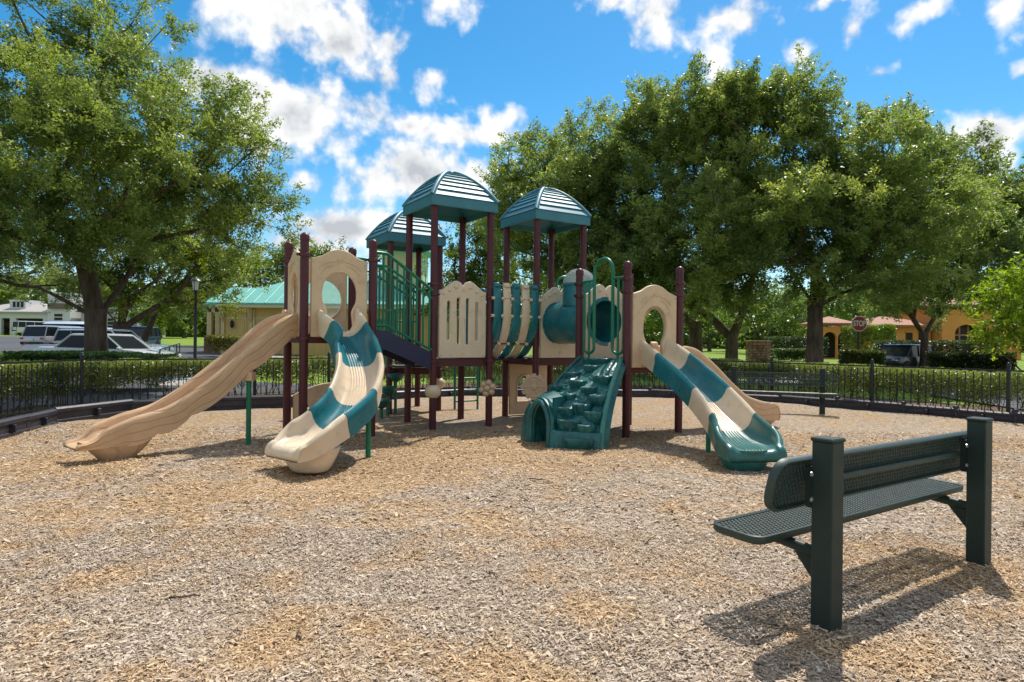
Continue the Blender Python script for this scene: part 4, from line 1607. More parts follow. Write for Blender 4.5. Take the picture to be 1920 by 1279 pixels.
# stepping pods on green stems behind the left slide (each its own thing)
for (px, z, d, lab) in ((716, .36, 12.2, 'lowest dark green stepping pod behind the left curved slide'), (728, .58, 12.6, 'middle dark green stepping pod behind the left curved slide'),
                        (742, .82, 13.0, 'highest dark green stepping pod under the navy stair')):
    p = P(px, 700, d)
    t = thing('stepping_pod', lab, 'stepping pod', (p.x, p.y, 0), 'stepping pods')
    Mt = Matrix.Translation((p.x, p.y, 0))
    obj('stem', MB().tube([(0, 0, -.1), (0, 0, z - .05)], .03, 10).mesh(), GREENM, t, Mt, smooth=50)
    obj('pod', MB().lathe([(.04, z - .17), (.12, z - .12), (.18, z - .03), (.185, z), (.16, z + .012), (.01, z + .014)], 20).mesh(), TEALG, t, Mt, smooth=40)


# ------------------------------------------------------------------ benches
def bench(p1, p2, label, pitch):
    p1, p2 = Vector((*p1, 0)), Vector((*p2, 0))
    d = (p2 - p1)
    Lp = d.length
    ang = math.atan2(d.y, d.x)
    M = Matrix.Translation(p1) @ Matrix.Rotation(ang, 4, 'Z')
    t = thing('park_bench', label, 'bench', p1, 'green mesh benches')
    H = .965
    for x in (0, Lp):
        po = obj('post', MB().bbox((x, 0, H / 2 - .05), (.112, .112, H + .1), .006).mesh(), BENCHP, t, M)
        obj('post_cap', MB().bbox((x, 0, H + .008), (.124, .124, .022), .006).mesh(), BENCHP, po, M)
        a = MB().tube([(x, .03, .37), (x, .50, .415)], .030, 12)
        obj('seat_arm', a.mesh(), BENCHP, t, M, smooth=40)
        gm = MB()
        gm.add([(x - .004, .056, .36), (x - .004, .056, .20), (x - .004, .20, .375), (x + .004, .056, .36), (x + .004, .056, .20), (x + .004, .20, .375)],
               [(0, 1, 2), (5, 4, 3), (0, 3, 4, 1), (1, 4, 5, 2), (2, 5, 3, 0)])
        obj('gusset', gm.mesh(), BENCHP, t, M)
        bk = obj('back_bracket', MB().bbox((x, .075, .72), (.09, .05, .22), .006).mesh(), BENCHP, t, M)
        for bx in (-.028, .028):
            for bz in (.66, .79):
                for yy, rr in ((.046, pi / 2),):
                    obj('bolt', BOLT, STEEL, bk, M @ Matrix.Translation((x + bx * 2.0, .055, bz)) @ Matrix.Rotation(pi / 2, 4, 'X'))
    x0, x1 = -.30, Lp + .30
    # mesh slabs: rim tube plus lattice of real strands
    def slab(name, c, up_axis, w, r):
        """c: origin of slab middle line, up_axis: unit vector across; length along x"""
        up = Vector(up_axis).normalized()
        ex = Vector((1, 0, 0))
        nrm = ex.cross(up)

        def q(x, y, z=0):
            return Vector(c) + ex * x + up * y + nrm * z
        cor = .10 if w < .28 else .07
        rim2 = []
        for (cx, cy, a0) in ((x1 - cor, w / 2 - cor, 0), (x0 + cor, w / 2 - cor, 90), (x0 + cor, -w / 2 + cor, 180), (x1 - cor, -w / 2 + cor, 270)):
            rim2 += arc(cx, cy, cor, cor, a0, a0 + 90, 6)
        # deep folded edge
        rows = []
        ctr = Vector(((x0 + x1) / 2, 0))
        prof = [(0, .018), (.008, .014), (.010, -.014), (.0, -.028), (-.010, -.026), (-.012, .010)]
        n = len(rim2)
        for i, (x, y) in enumerate(rim2):
            xa, ya = rim2[i - 1]
            xb, yb = rim2[(i + 1) % n]
            tx, ty = xb - xa, yb - ya
            l = math.hypot(tx, ty)
            ox, oy = ty / l, -tx / l
            rows.append([q(x + ox * o_, y + oy * o_, z) for o_, z in prof])
        rows.append(rows[0])
        s = obj(name, MB().loft(rows, True, False).mesh(), BENCHG, t, M, smooth=50)
        lat = MB()
        th, hh = r, .006

        def strand(xa, ya, xb, yb):
            dx, dy = xb - xa, yb - ya
            l = math.hypot(dx, dy)
            if l < .004:
                return
            px, py = -dy / l * th, dx / l * th
            lat.add([q(xa - px, ya - py, hh), q(xa + px, ya + py, hh), q(xb + px, yb + py, hh), q(xb - px, yb - py, hh),
                     q(xa - px, ya - py, -hh), q(xa + px, ya + py, -hh), q(xb + px, yb + py, -hh), q(xb - px, yb - py, -hh)],
                    [(0, 1, 2, 3), (7, 6, 5, 4), (0, 4, 5, 1), (1, 5, 6, 2), (2, 6, 7, 3), (3, 7, 4, 0)])
        hw = w / 2 - .004
        slope = .62                  # diamonds longer than wide
        run = 2 * hw * slope
        x = x0 - run
        while x < x1:
            for sgn in (1, -1):
                xa, xb = (x, x + run) if sgn > 0 else (x + run, x)
                ya, yb = -hw, hw
                # clip to the rounded ends
                def clipx(xa, ya, xb, yb):
                    lo, hi = 0.0, 1.0
                    for bnd, sg in ((x0 + .012, 1), (x1 - .012, -1)):
                        fa, fb = (xa - bnd) * sg, (xb - bnd) * sg
                        if fa < 0 and fb < 0:
                            return None
                        if fa < 0:
                            lo = max(lo, -fa / (fb - fa))
                        elif fb < 0:
                            hi = min(hi, fa / (fa - fb))
                    return lo, hi
                r_ = clipx(xa, ya, xb, yb)
                if r_:
                    lo, hi = r_
                    ax_, ay_ = xa + (xb - xa) * lo, ya + (yb - ya) * lo
                    bx_, by_ = xa + (xb - xa) * hi, ya + (yb - ya) * hi
                    # pull ends inside rounded corners
                    def fix(x, y):
                        for cx in (x0 + cor, x1 - cor):
                            for cy in (-w / 2 + cor, w / 2 - cor):
                                if (x - cx) * (1 if cx > 0.5 * (x0 + x1) else -1) > 0 and (y - cy) * (1 if cy > 0 else -1) > 0:
                                    dl = math.hypot(x - cx, y - cy)
                                    if dl > cor:
                                        return cx + (x - cx) / dl * cor, cy + (y - cy) / dl * cor
                        return x, y
                    strand(*fix(ax_, ay_), *fix(bx_, by_))
            x += pitch
        m = obj('mesh_grid', lat.mesh(), BENCHG, s, M)
        m['kind'] = 'stuff'
        return s
    slab('seat', (0, .35, .45), (0, 1, .03), .31, .0036)
    slab('backrest', (0, .135, .735), (0, .22, -1), .27, .0036)
    obj('back_rail', MB().bbox(((x0 + x1) / 2, .105, .73), (Lp - .10, .03, .035), .006).mesh(), BENCHG, t, M)
    for x in (0, Lp):
        obj('seat_brace', MB().bbox((x, .35, .425), (.07, .28, .014), .003).mesh(), BENCHP, t, M)
    obj('seat_stringer', MB().bbox((Lp / 2, .35, .43), (Lp + .4, .03, .02), .004).mesh(), BENCHG, t, M)
    return t


bench((1.64, 3.31), (3.17, 4.33), 'green metal mesh bench in the right foreground, seen from behind', .030)
bench((6.8, 14.0), (5.11, 14.72), 'far green mesh bench by the back fence behind the right slides', .040)


# ------------------------------------------------------------------ fence
FP = [(-8.75, 8.6), (-9.0, 13.4), (-6.3, 15.7), (-3.5, 18.6), (-1.0, 19.6), (5.6, 19.6), (9.9, 12.75), (11.6, 10.0)]
PICK = MB().box((0, 0, .5), (.017, .017, .96)).mesh()
FPOST = MB().bbox((0, 0, .53), (.062, .062, 1.16), .006).mesh()
FCAP = MB().lathe([(.045, 0), (.045, .015), (.03, .03), (.034, .05), (.02, .07), (.003, .075)], 12).mesh()
shade(FCAP, 50)
flabels = ['black picket fence at the left edge of the playground', 'black picket fence in front of the left hedge, behind the long tan slide', 'black picket fence behind the left tower',
           'short black picket fence behind the rear roof tower', 'black picket fence across the back, behind the middle towers', 'black picket fence behind the far bench and right hedge',
           'black picket fence at the right edge, beyond the near bench']
for i in range(len(FP) - 1):
    a, b = Vector((*FP[i], 0)), Vector((*FP[i + 1], 0))
    d = b - a
    Lf = d.length
    d.normalize()
    t = thing('picket_fence', flabels[i], 'fence', a, 'black picket fence runs')
    Mz = Matrix.Rotation(math.atan2(d.y, d.x), 4, 'Z')
    M = Matrix.Translation(a) @ Mz
    for z in (.11, .90, 1.02):
        if z == .90:
            continue
        obj('rail', MB().box((Lf / 2, 0, z), (Lf, .03, .032)).mesh(), FENCEM, t, M)
    npost = max(1, round(Lf / 2.4))
    for k in range(npost + (1 if i == len(FP) - 2 else 0)):
        po = obj('fence_post', FPOST, FENCEM, t, Matrix.Translation(a + d * (Lf * k / npost)) @ Mz)
        obj('post_cap', FCAP, FENCEM, po, Matrix.Translation(a + d * (Lf * k / npost) + Vector((0, 0, 1.11))))
    npk = int(Lf / .15)
    for k in range(1, npk):
        if abs((k * Lf / npk) % (Lf / npost)) > .05:
            obj('picket', PICK, FENCEM, t, Matrix.Translation(a + d * (Lf * k / npk)) @ Mz)


# ------------------------------------------------------------------ hedges
def hedge(pts, width, h0, h1, n, label, seed, size=.055, pal=((.06, .085, .026), (.235, .285, .065)), stem=True, dens=None, bare=.5, name='hedge', cat='hedge'):
    rng = np.random.default_rng(seed)
    pts = [np.array(p, float) for p in pts]
    seg = [np.linalg.norm(b - a) for a, b in zip(pts[:-1], pts[1:])]
    tot = sum(seg)
    t = thing(name, label, cat, (pts[0][0], pts[0][1], gz(*pts[0]) - .1))

    def at(s):
        s = s * tot
        for a, b, l in zip(pts[:-1], pts[1:], seg):
            if s <= l or l == seg[-1] and b is pts[-1]:
                dd = (b - a) / l
                return a + dd * min(s, l), np.array([-dd[1], dd[0]])
            s -= l
    u = rng.uniform(0, 1, n)
    order = np.argsort(u)
    u = u[order]
    pos = np.empty((n, 3))
    # arc positions
    cs = np.concatenate([[0], np.cumsum(seg)]) / tot
    P0 = np.array(pts)
    px = np.interp(u, cs, P0[:, 0])
    py = np.interp(u, cs, P0[:, 1])
    k = np.clip(np.searchsorted(cs, u, 'right') - 1, 0, len(seg) - 1)
    dd = np.array([(b - a) / l for a, b, l in zip(pts[:-1], pts[1:], seg)])[k]
    nr = np.stack([-dd[:, 1], dd[:, 0]], 1)
    hh = rng.uniform(0, 1, n) ** (0.55)
    lump = fbm(u * tot * 1.6, hh * 2, seed, 3)
    side = rng.uniform(-1, 1, n)
    side = np.sign(side) * np.abs(side) ** .6
    wd = width * .5 * (0.75 + .5 * lump)
    base = np.array([gz(x, y) - .1 for x, y in zip(px[::max(1, n // 400)], py[::max(1, n // 400)])])
    bz = np.interp(np.arange(n), np.arange(0, n, max(1, n // 400))[:len(base)], base)
    top = h1 + (fbm(u * tot * 2.2, u * 0 + 3, seed + 4, 3) - .5) * .16
    z = h0 + (top - h0) * hh
    gap = fbm(u * tot * 2.6, z * 2.4, seed + 9, 3)
    keep = rng.uniform(0, 1, n) < np.clip((gap - .30) * 4 * (.25 + hh * 1.2) + (hh - bare) * 2.2, 0.03, 1)
    pos[:, 0] = px + nr[:, 0] * side * wd
    pos[:, 1] = py + nr[:, 1] * side * wd
    pos[:, 2] = bz + z
    pos = pos[keep]
    hh, lump = hh[keep], lump[keep]
    m = len(pos)
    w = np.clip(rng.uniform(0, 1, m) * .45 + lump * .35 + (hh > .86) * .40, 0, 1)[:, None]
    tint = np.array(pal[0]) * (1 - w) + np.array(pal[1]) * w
    red = (rng.uniform(0, 1, m) < .05)[:, None]
    tint = np.where(red, np.array([.16, .075, .03]), tint)
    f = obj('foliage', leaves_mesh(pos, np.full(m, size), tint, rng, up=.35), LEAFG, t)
    f['kind'] = 'stuff'
    if stem:
        mb = MB()
        ns = int(tot / .14)
        for j in range(ns):
            c, nn = at((j + rng.uniform(0, 1)) / ns)
            o2 = rng.uniform(-.35, .35) * width
            b0 = np.array([c[0] + nn[0] * o2 * .6, c[1] + nn[1] * o2 * .6, gz(*c) - .14])
            prev = b0
            for q in range(3):
                nx = prev + np.array([rng.normal(0, .11), rng.normal(0, .11), (h1 - .08) / 3])
                mb.tube([prev, (prev + nx) / 2 + rng.normal(0, .015, 3), nx], [.013 - .003 * q, .011 - .003 * q, .009 - .003 * q], 4, caps=False)
                for r_ in range(2):
                    e = nx + np.array([rng.normal(0, .14), rng.normal(0, .14), rng.uniform(.0, .2)])
                    mb.tube([nx, e], [.006, .003], 3, caps=False)
                prev = nx
        obj('stems', mb.mesh(), TWIG, t)['kind'] = 'stuff'
    return t


hedge([(-9.9, 8.4), (-9.9, 13.6), (-6.8, 16.4)], .95, .06, 1.06, 52000, 'long sheared hedge with bare lower stems behind the left fence', 1, .062)
hedge([(-6.8, 16.4), (-4.0, 19.3), (-1.1, 20.5)], .9, .06, 1.06, 29000, 'sheared hedge behind the fence, between the left slides', 2, .065)
hedge([(-1.1, 20.5), (5.9, 20.6)], .9, .06, 1.04, 32000, 'sheared hedge across the back, seen under the middle towers', 3, .068)
hedge([(5.9, 20.6), (10.7, 13.0)], .95, .05, 1.06, 52000, 'twiggy sheared hedge behind the far bench and right fence', 4, .062)


# ------------------------------------------------------------------ trees
def build_tree(name, label, cat, base, trunk_r, fork_h, blobs, nclump, nleaf, leaf, pal, seed, group=None, rc=.75, lean=(0, 0), zmin=None, up=.4, forks=3, sides=12, twig=True, trans=LEAF, flat=.75, spr=7, topy=.35):
    rng = np.random.default_rng(seed)
    base = np.array(base, float)
    t = thing(name, label, cat, base, group)
    vol = np.array([b[3] * b[4] * b[5] for b in blobs]) ** .8
    ci = rng.choice(len(blobs), nclump * 2, p=vol / vol.sum())
    B = np.array(blobs)[ci]
    v = rng.normal(size=(nclump * 2, 3))
    v /= np.linalg.norm(v, axis=1)[:, None]
    rad = rng.uniform(0, 1, nclump * 2) ** (1 / 2.4)
    C = B[:, :3] + v * rad[:, None] * B[:, 3:6] * .92
    lo = zmin if zmin is not None else base[2] + fork_h + .3
    ok = C[:, 2] > lo
    C, rad = C[ok][:nclump], rad[ok][:nclump]
    outv = v[ok][:nclump]
    # thin out clumps that overlap too much
    K = len(C)
    fork = base + np.array([lean[0], lean[1], fork_h])
    nodes = [base, fork]
    par = [-1, 0]
    plen = [0.0, 0.0]
    order = np.argsort(np.linalg.norm(C - fork, axis=1))
    tips = []
    A = np.array(nodes)
    PL = np.array(plen)
    for i in order:
        c = C[i]
        dist = np.linalg.norm(A - c, axis=1)
        dist[0] += 1e3
        cost = dist + .42 * PL + np.maximum(0, A[:, 2] - c[2]) * .9
        j = int(np.argmin(cost))
        seglen = dist[j]
        m = max(1, int(seglen / .9))
        prev = j
        p0 = A[j]
        new, npl = [], []
        for q in range(1, m + 1):
            f = q / m
            p = p0 + (c - p0) * f
            if q < m:
                p = p + rng.normal(0, .05 * min(seglen, 3), 3) + np.array([0, 0, .10 * seglen * f * (1 - f)])
            new.append(p)
            npl.append(PL[j] + seglen * f)
            par.append(prev)
            prev = len(A) + len(new) - 1
        A = np.vstack([A, np.array(new)])
        PL = np.concatenate([PL, npl])
        tips.append(prev)
    n = len(A)
    cnt = np.zeros(n)
    for tp in tips:
        cnt[tp] += 1
    for k in range(n - 1, 0, -1):
        cnt[par[k]] += cnt[k]
    rr = .020 * np.maximum(cnt, 1) ** .5
    rr *= min(1.0, (trunk_r * .78) / rr[1]) if rr[1] > trunk_r * .78 else 1.0
    # trunk
    mb = MB()
    rows = []
    steps = 9
    for k in range(steps + 1):
        f = k / steps
        r = trunk_r * (1.0 + .55 * math.exp(-f * 7) - .18 * f)
        if f > .85:
            r *= 1 + .12 * (f - .85) / .15
        p = base + (fork - base) * f + np.array([.05 * trunk_r * sin(f * 5 + seed), .05 * trunk_r * cos(f * 4 + seed), -.15 if k == 0 else 0])
        rows.append([Vector((p[0] + r * cos(2 * pi * j / sides) * (1 + .07 * sin(3 * 2 * pi * j / sides + seed + f * 2)), p[1] + r * sin(2 * pi * j / sides) * (1 + .07 * cos(2 * 2 * pi * j / sides + f)), p[2])) for j in range(sides)])
    mb.loft(rows, True, True)
    obj('trunk', mb.mesh(), BARK, t, smooth=60)
    lb = MB()
    kids = {}
    for k in range(2, n):
        kids.setdefault(par[k], []).append(k)
    # limbs as chains following the thickest child
    start = [(1, k) for k in kids.get(1, [])] + [(0, k) for k in kids.get(0, [])]
    while start:
        p, k = start.pop()
        chain = [A[p], A[k]]
        rads = [max(rr[k] * 1.12, .01), rr[k]]
        if p == 1:
            chain[0] = A[p] - np.array([0, 0, trunk_r * .8])
            rads[0] = min(trunk_r * .75, rr[k] * 1.35)
        cur = k
        while cur in kids:
            ks = sorted(kids[cur], key=lambda q: -cnt[q])
            for q in ks[1:]:
                start.append((cur, q))
            cur = ks[0]
            chain.append(A[cur])
            rads.append(rr[cur])
        mx = max(rads)
        lb.tube(chain, rads, 8 if mx > .08 else 5 if mx > .03 else 3, caps=False)
    obj('limbs', lb.mesh(), BARK, t, smooth=60)
    # leaves: every clump is a handful of sprigs
    K = len(C)
    per = max(spr, nleaf // (K * spr))
    ns = K * spr
    cid = np.repeat(np.arange(K), spr)
    dirs = rng.normal(size=(ns, 3)) * np.array([1, 1, flat]) + outv[cid] * .55 + np.array([0, 0, topy])
    dirs /= np.linalg.norm(dirs, axis=1)[:, None]
    ln = rc * rng.uniform(.45, 1.25, ns)
    orig = C[cid] + rng.normal(0, rc * .22, (ns, 3))
    sid = np.repeat(np.arange(ns), per)
    f = rng.uniform(0, 1, len(sid)) ** .8
    pos = orig[sid] + dirs[sid] * (ln[sid] * f)[:, None] + rng.normal(0, rc * .13, (len(sid), 3)) * (1.15 - .6 * f)[:, None]
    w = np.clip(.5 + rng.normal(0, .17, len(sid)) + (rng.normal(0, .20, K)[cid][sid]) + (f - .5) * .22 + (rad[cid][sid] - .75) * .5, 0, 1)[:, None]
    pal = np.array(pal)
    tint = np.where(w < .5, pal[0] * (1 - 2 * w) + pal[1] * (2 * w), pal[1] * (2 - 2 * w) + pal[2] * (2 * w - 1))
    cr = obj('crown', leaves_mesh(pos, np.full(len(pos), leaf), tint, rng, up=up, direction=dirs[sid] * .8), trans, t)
    cr['kind'] = 'stuff'
    return t


def blob(px, py, rx, ry, d, depth=None):
    c = P(px, py, d)
    k = d / F_PX
    return (c.x, c.y, c.z, rx * k, depth if depth else (rx + ry) / 2 * k, ry * k)


OAK = ((.085, .125, .050), (.180, .230, .080), (.290, .325, .110))
OAKD = ((.080, .122, .058), (.170, .225, .090), (.275, .320, .120))
LIME = ((.10, .16, .012), (.19, .27, .02), (.30, .38, .03))
FAR = ((.045, .080, .026), (.115, .17, .048), (.19, .25, .06))


def gbase(px, d, dz=0):
    p = P(px, 640, d)
    return (p.x, d, gz(p.x, d) - .1 + dz)


build_tree('oak_tree', 'big spreading oak filling the left, its trunk beside the white sedan', 'tree', gbase(181, 19.0), .33, 2.3,
           [blob(60, 190, 260, 200, 17.5), blob(180, 60, 200, 130, 19), blob(370, 300, 165, 160, 19.5), blob(470, 390, 85, 120, 20), blob(60, 400, 210, 100, 17), blob(-120, 300, 180, 260, 18),
            blob(380, 460, 130, 60, 20), blob(250, 300, 200, 160, 21, 2.0), blob(450, 250, 70, 90, 19.5), blob(150, 230, 200, 180, 15.5, 1.6), blob(150, 410, 200, 60, 17.5)],
           360, 240000, .105, OAK, 101, rc=.85, forks=3, topy=.15)
build_tree('oak_tree', 'yellow-green oak standing between the parked cars behind the big left oak', 'tree', gbase(228, 30.0), .40, 2.0,
           [blob(250, 510, 150, 75, 30), blob(370, 520, 110, 65, 32), blob(330, 450, 170, 60, 31)], 100, 38000, .15, ((.05, .08, .012), (.13, .16, .018), (.22, .25, .03)), 102, rc=.9)
build_tree('oak_tree', 'slender dark oak leaning right behind the second parked row', 'tree', gbase(262, 36.0), .22, 1.6,
           [blob(350, 545, 90, 45, 36), blob(420, 500, 110, 50, 38)], 40, 9000, .18, OAK, 103, rc=.9, lean=(.4, 0))
build_tree('oak_tree', 'dark leafy tree over the garages at the far left', 'tree', gbase(-60, 27.0), .3, 2.5,
           [blob(20, 500, 120, 65, 27), blob(-60, 430, 150, 100, 27), blob(110, 520, 70, 42, 28)], 90, 34000, .135, OAKD, 104, rc=.9)
# right group
build_tree('oak_tree', 'massive oak with the thick dark trunk left of the stop sign', 'tree', gbase(1528, 26.0), .33, 3.3,
           [blob(1560, 350, 200, 130, 26), blob(1440, 265, 190, 125, 27), blob(1480, 420, 260, 110, 24.5), blob(1660, 410, 150, 120, 25), blob(1690, 320, 100, 100, 27), blob(1390, 230, 120, 60, 27),
            blob(1490, 205, 80, 60, 26.5), blob(1600, 500, 190, 65, 24), blob(1420, 510, 130, 60, 24), blob(1700, 550, 120, 42, 26)],
           360, 260000, .135, OAK, 105, rc=1.0, topy=.25, zmin=3.5)
build_tree('oak_tree', 'multi-stemmed oak right of the right-hand slide tower', 'tree', gbase(1372, 29.0), .30, 2.0,
           [blob(1240, 350, 170, 140, 29), blob(1130, 410, 140, 120, 30), blob(1270, 240, 150, 95, 29), blob(1130, 300, 110, 100, 30), blob(1330, 440, 190, 90, 27.5), blob(1190, 235, 90, 60, 30),
            blob(1230, 510, 170, 65, 28), blob(1350, 535, 120, 45, 27)],
           320, 200000, .15, OAKD, 106, rc=1.05, topy=.3, zmin=2.8)
build_tree('oak_tree', 'oak behind the roof tops with its dark trunk beside the right slide', 'tree', gbase(1304, 33.0), .36, 2.6,
           [blob(1020, 370, 110, 130, 33), blob(960, 430, 70, 120, 34), blob(1080, 480, 150, 80, 32), blob(1160, 530, 140, 55, 31)],
           160, 90000, .165, OAK, 107, rc=1.1, topy=.4)
build_tree('oak_tree', 'oak with forked trunk in front of the orange building', 'tree', gbase(1733, 36.0), .22, 2.2,
           [blob(1720, 500, 130, 60, 36), blob(1800, 420, 120, 90, 35), blob(1780, 335, 90, 85, 33), blob(1710, 285, 60, 65, 33), blob(1830, 520, 90, 55, 36), blob(1650, 545, 80, 35, 36), blob(1740, 560, 80, 30, 37)], 170, 90000, .165, OAK, 108, rc=1.05, topy=.3, zmin=3.0)
build_tree('oak_tree', 'dark oak at the right edge of the photograph', 'tree', gbase(1960, 27.0), .30, 2.2,
           [blob(1890, 395, 80, 75, 28), blob(1900, 470, 120, 80, 26), blob(1800, 520, 80, 50, 26), blob(1970, 440, 110, 110, 27)], 120, 60000, .14, OAKD, 109, rc=.95, topy=.35)
build_tree('young_tree', 'bright lime-green young tree at the right edge above the fence', 'tree', gbase(1935, 15.5), .06, .8,
           [blob(1900, 560, 70, 50, 15.5), blob(1890, 620, 55, 40, 15.5), blob(1925, 520, 50, 35, 15.5)], 60, 6500, .11, LIME, 110, rc=.42, flat=.3, topy=0)
# trees behind the structure
build_tree('oak_tree', 'sunlit oak behind the middle roof and slotted panel', 'tree', gbase(880, 42.0), .35, 2.6,
           [blob(880, 480, 80, 90, 42), blob(900, 560, 90, 60, 40), blob(830, 540, 50, 60, 42), blob(960, 540, 80, 80, 42)], 90, 26000, .21, ((.03, .055, .010), (.09, .125, .018), (.19, .22, .03)), 111, rc=1.2)
build_tree('oak_tree', 'light green tree over the left end of the teal roofed pavilion', 'tree', gbase(500, 62.0), .3, 3.0,
           [blob(470, 515, 90, 45, 62), blob(540, 505, 60, 40, 62), blob(600, 490, 60, 25, 66)], 60, 14000, .30, ((.04, .07, .015), (.11, .155, .03), (.2, .24, .04)), 112, rc=1.6)
far_spots = [(300, 585, 60, 34, 95, 'rounded far tree on the rise left of the lamp post'), (345, 570, 40, 45, 100, 'tall far tree directly left of the lamp post'), (-40, 560, 60, 50, 110, 'far tree behind the garages at the left edge'),
             (620, 560, 80, 40, 100, 'far tree behind the pavilion roof ridge'), (730, 530, 70, 60, 110, 'far tree behind the rear roof tower'), (820, 590, 60, 50, 90, 'far tree seen between the railings and slotted panel'),
             (930, 600, 70, 45, 85, 'far tree behind the barrel bridge'), (1010, 590, 70, 50, 95, 'far tree behind the tunnel panel'), (1110, 585, 70, 50, 90, 'far tree behind the hoop barrier'),
             (1225, 580, 55, 50, 80, 'far tree framed by the right keyhole panel'), (1330, 585, 60, 45, 95, 'far tree beyond the lawn left of the stone pillar'), (1430, 570, 70, 50, 85, 'far tree above the stone pillar'),
             (1500, 590, 50, 45, 110, 'far tree left of the thick oak trunk'), (1600, 560, 60, 40, 100, 'far tree above the stop sign'), (1850, 560, 90, 50, 90, 'far tree behind the orange building'),
             (200, 560, 60, 45, 120, 'far tree behind the parked blue car')]
for i, (px, py, rx, ry, d, lab) in enumerate(far_spots):
    build_tree('far_tree', lab, 'tree', gbase(px, d), .25, 1.6, [blob(px, py, rx, ry, d), blob(px + rx * .5, py + 12, rx * .6, ry * .7, d + 3), blob(px - rx * .5, py + 14, rx * .6, ry * .7, d - 3)],
               34, 5200, .52, FAR, 200 + i, group='trees far behind the playground', rc=2.0)


def wood():
    rng = np.random.default_rng(77)
    n = 34000
    a = rng.uniform(-.80, .80, n)
    r = rng.uniform(130, 150, n)
    x, y = r * np.sin(a), r * np.cos(a)
    top = 8.0 + fbm(a * 26, a * 0 + 2, 8, 4) * 6
    z = 1.2 + top * rng.uniform(0, 1, n) ** 1.25
    w = rng.uniform(0, 1, n)[:, None]
    tint = np.array(FAR[0]) * (1 - w) + np.array(FAR[2]) * w
    return leaves_mesh(np.stack([x, y, z], 1), np.full(n, 1.5), tint, rng, up=.3, aspect=.7)


tag(obj('distant_wood', wood(), LEAF), 'distant band of woodland closing the view behind the buildings', 'wood', kind='stuff')

# sheared shrubs and ground cover beyond the fence
JUN = ((.020, .060, .018), (.11, .21, .05))


def jb(px, d):
    p = P(px, 640, d)
    return (p.x, d)


hedge([jb(75, 18.0), jb(190, 17.6), jb(305, 17.8)], 2.2, .40, 1.08, 38000, 'low spreading juniper mound round the left oak trunk', 21, .09, JUN, stem=False, bare=.0, name='juniper_mound', cat='ground cover')
hedge([jb(10, 20.2), jb(70, 19.2)], 1.2, .3, .90, 4500, 'small dark juniper mound at the far left', 27, .09, JUN, stem=False, bare=.0, name='juniper_mound', cat='ground cover')
hedge([jb(395, 39), jb(455, 39)], 1.3, .2, 1.35, 4200, 'clipped yellow-green shrub below the pavilion wall', 22, .13, ((.05, .06, .012), (.20, .20, .03)), stem=False, bare=.0, name='shrub', cat='shrub')
hedge([jb(275, 60), jb(300, 60)], 2.4, .2, 3.4, 3000, 'bright rounded bush by the small white wall at left', 23, .25, LIME, stem=False, bare=.0, name='shrub', cat='shrub')
hedge([jb(1575, 30), jb(1660, 29)], 1.4, .2, 1.25, 9000, 'clipped dark hedge behind the stop sign post', 24, .11, ((.02, .035, .01), (.09, .12, .025)), stem=False, bare=.0)
hedge([jb(1745, 27), jb(1900, 25)], 1.7, .2, 1.25, 14000, 'clipped dark hedge right of the black car', 25, .11, ((.016, .028, .010), (.075, .095, .025)), stem=False, bare=.0)
hedge([jb(1640, 46), jb(1880, 43)], 1.6, .2, 1.75, 10000, 'long dark hedge in front of the orange building', 26, .16, ((.014, .026, .008), (.05, .075, .018)), stem=False, bare=.0)
hedge([jb(1440, 52), jb(1545, 52)], 2.0, .2, 2.0, 6000, 'dark clipped hedge right of the stone pillar', 28, .18, ((.014, .028, .010), (.05, .08, .02)), stem=False, bare=.0)
hedge([jb(1448, 44), jb(1520, 44)], 1.4, .2, 1.15, 4500, 'lower grassy hedge in front of the clipped hedge by the pillar', 29, .16, ((.025, .05, .02), (.10, .15, .05)), stem=False, bare=.0)
hedge([jb(1588, 55), jb(1622, 55)], 2.6, .3, 3.0, 5000, 'round clipped bush behind the stop sign', 30, .18, ((.05, .08, .012), (.17, .22, .03)), stem=False, bare=.0, name='shrub', cat='shrub')
hedge([jb(1436, 29), jb(1462, 29)], .9, .1, .75, 2200, 'small dark shrub at the foot of the stone pillar', 31, .10, ((.018, .035, .012), (.06, .10, .025)), stem=False, bare=.0, name='shrub', cat='shrub')
hedge([jb(1640, 55), jb(1665, 55)], 2.4, .3, 3.1, 4200, 'yellow-green bush right of the stop sign', 32, .18, LIME, stem=False, bare=.0, name='shrub', cat='shrub')


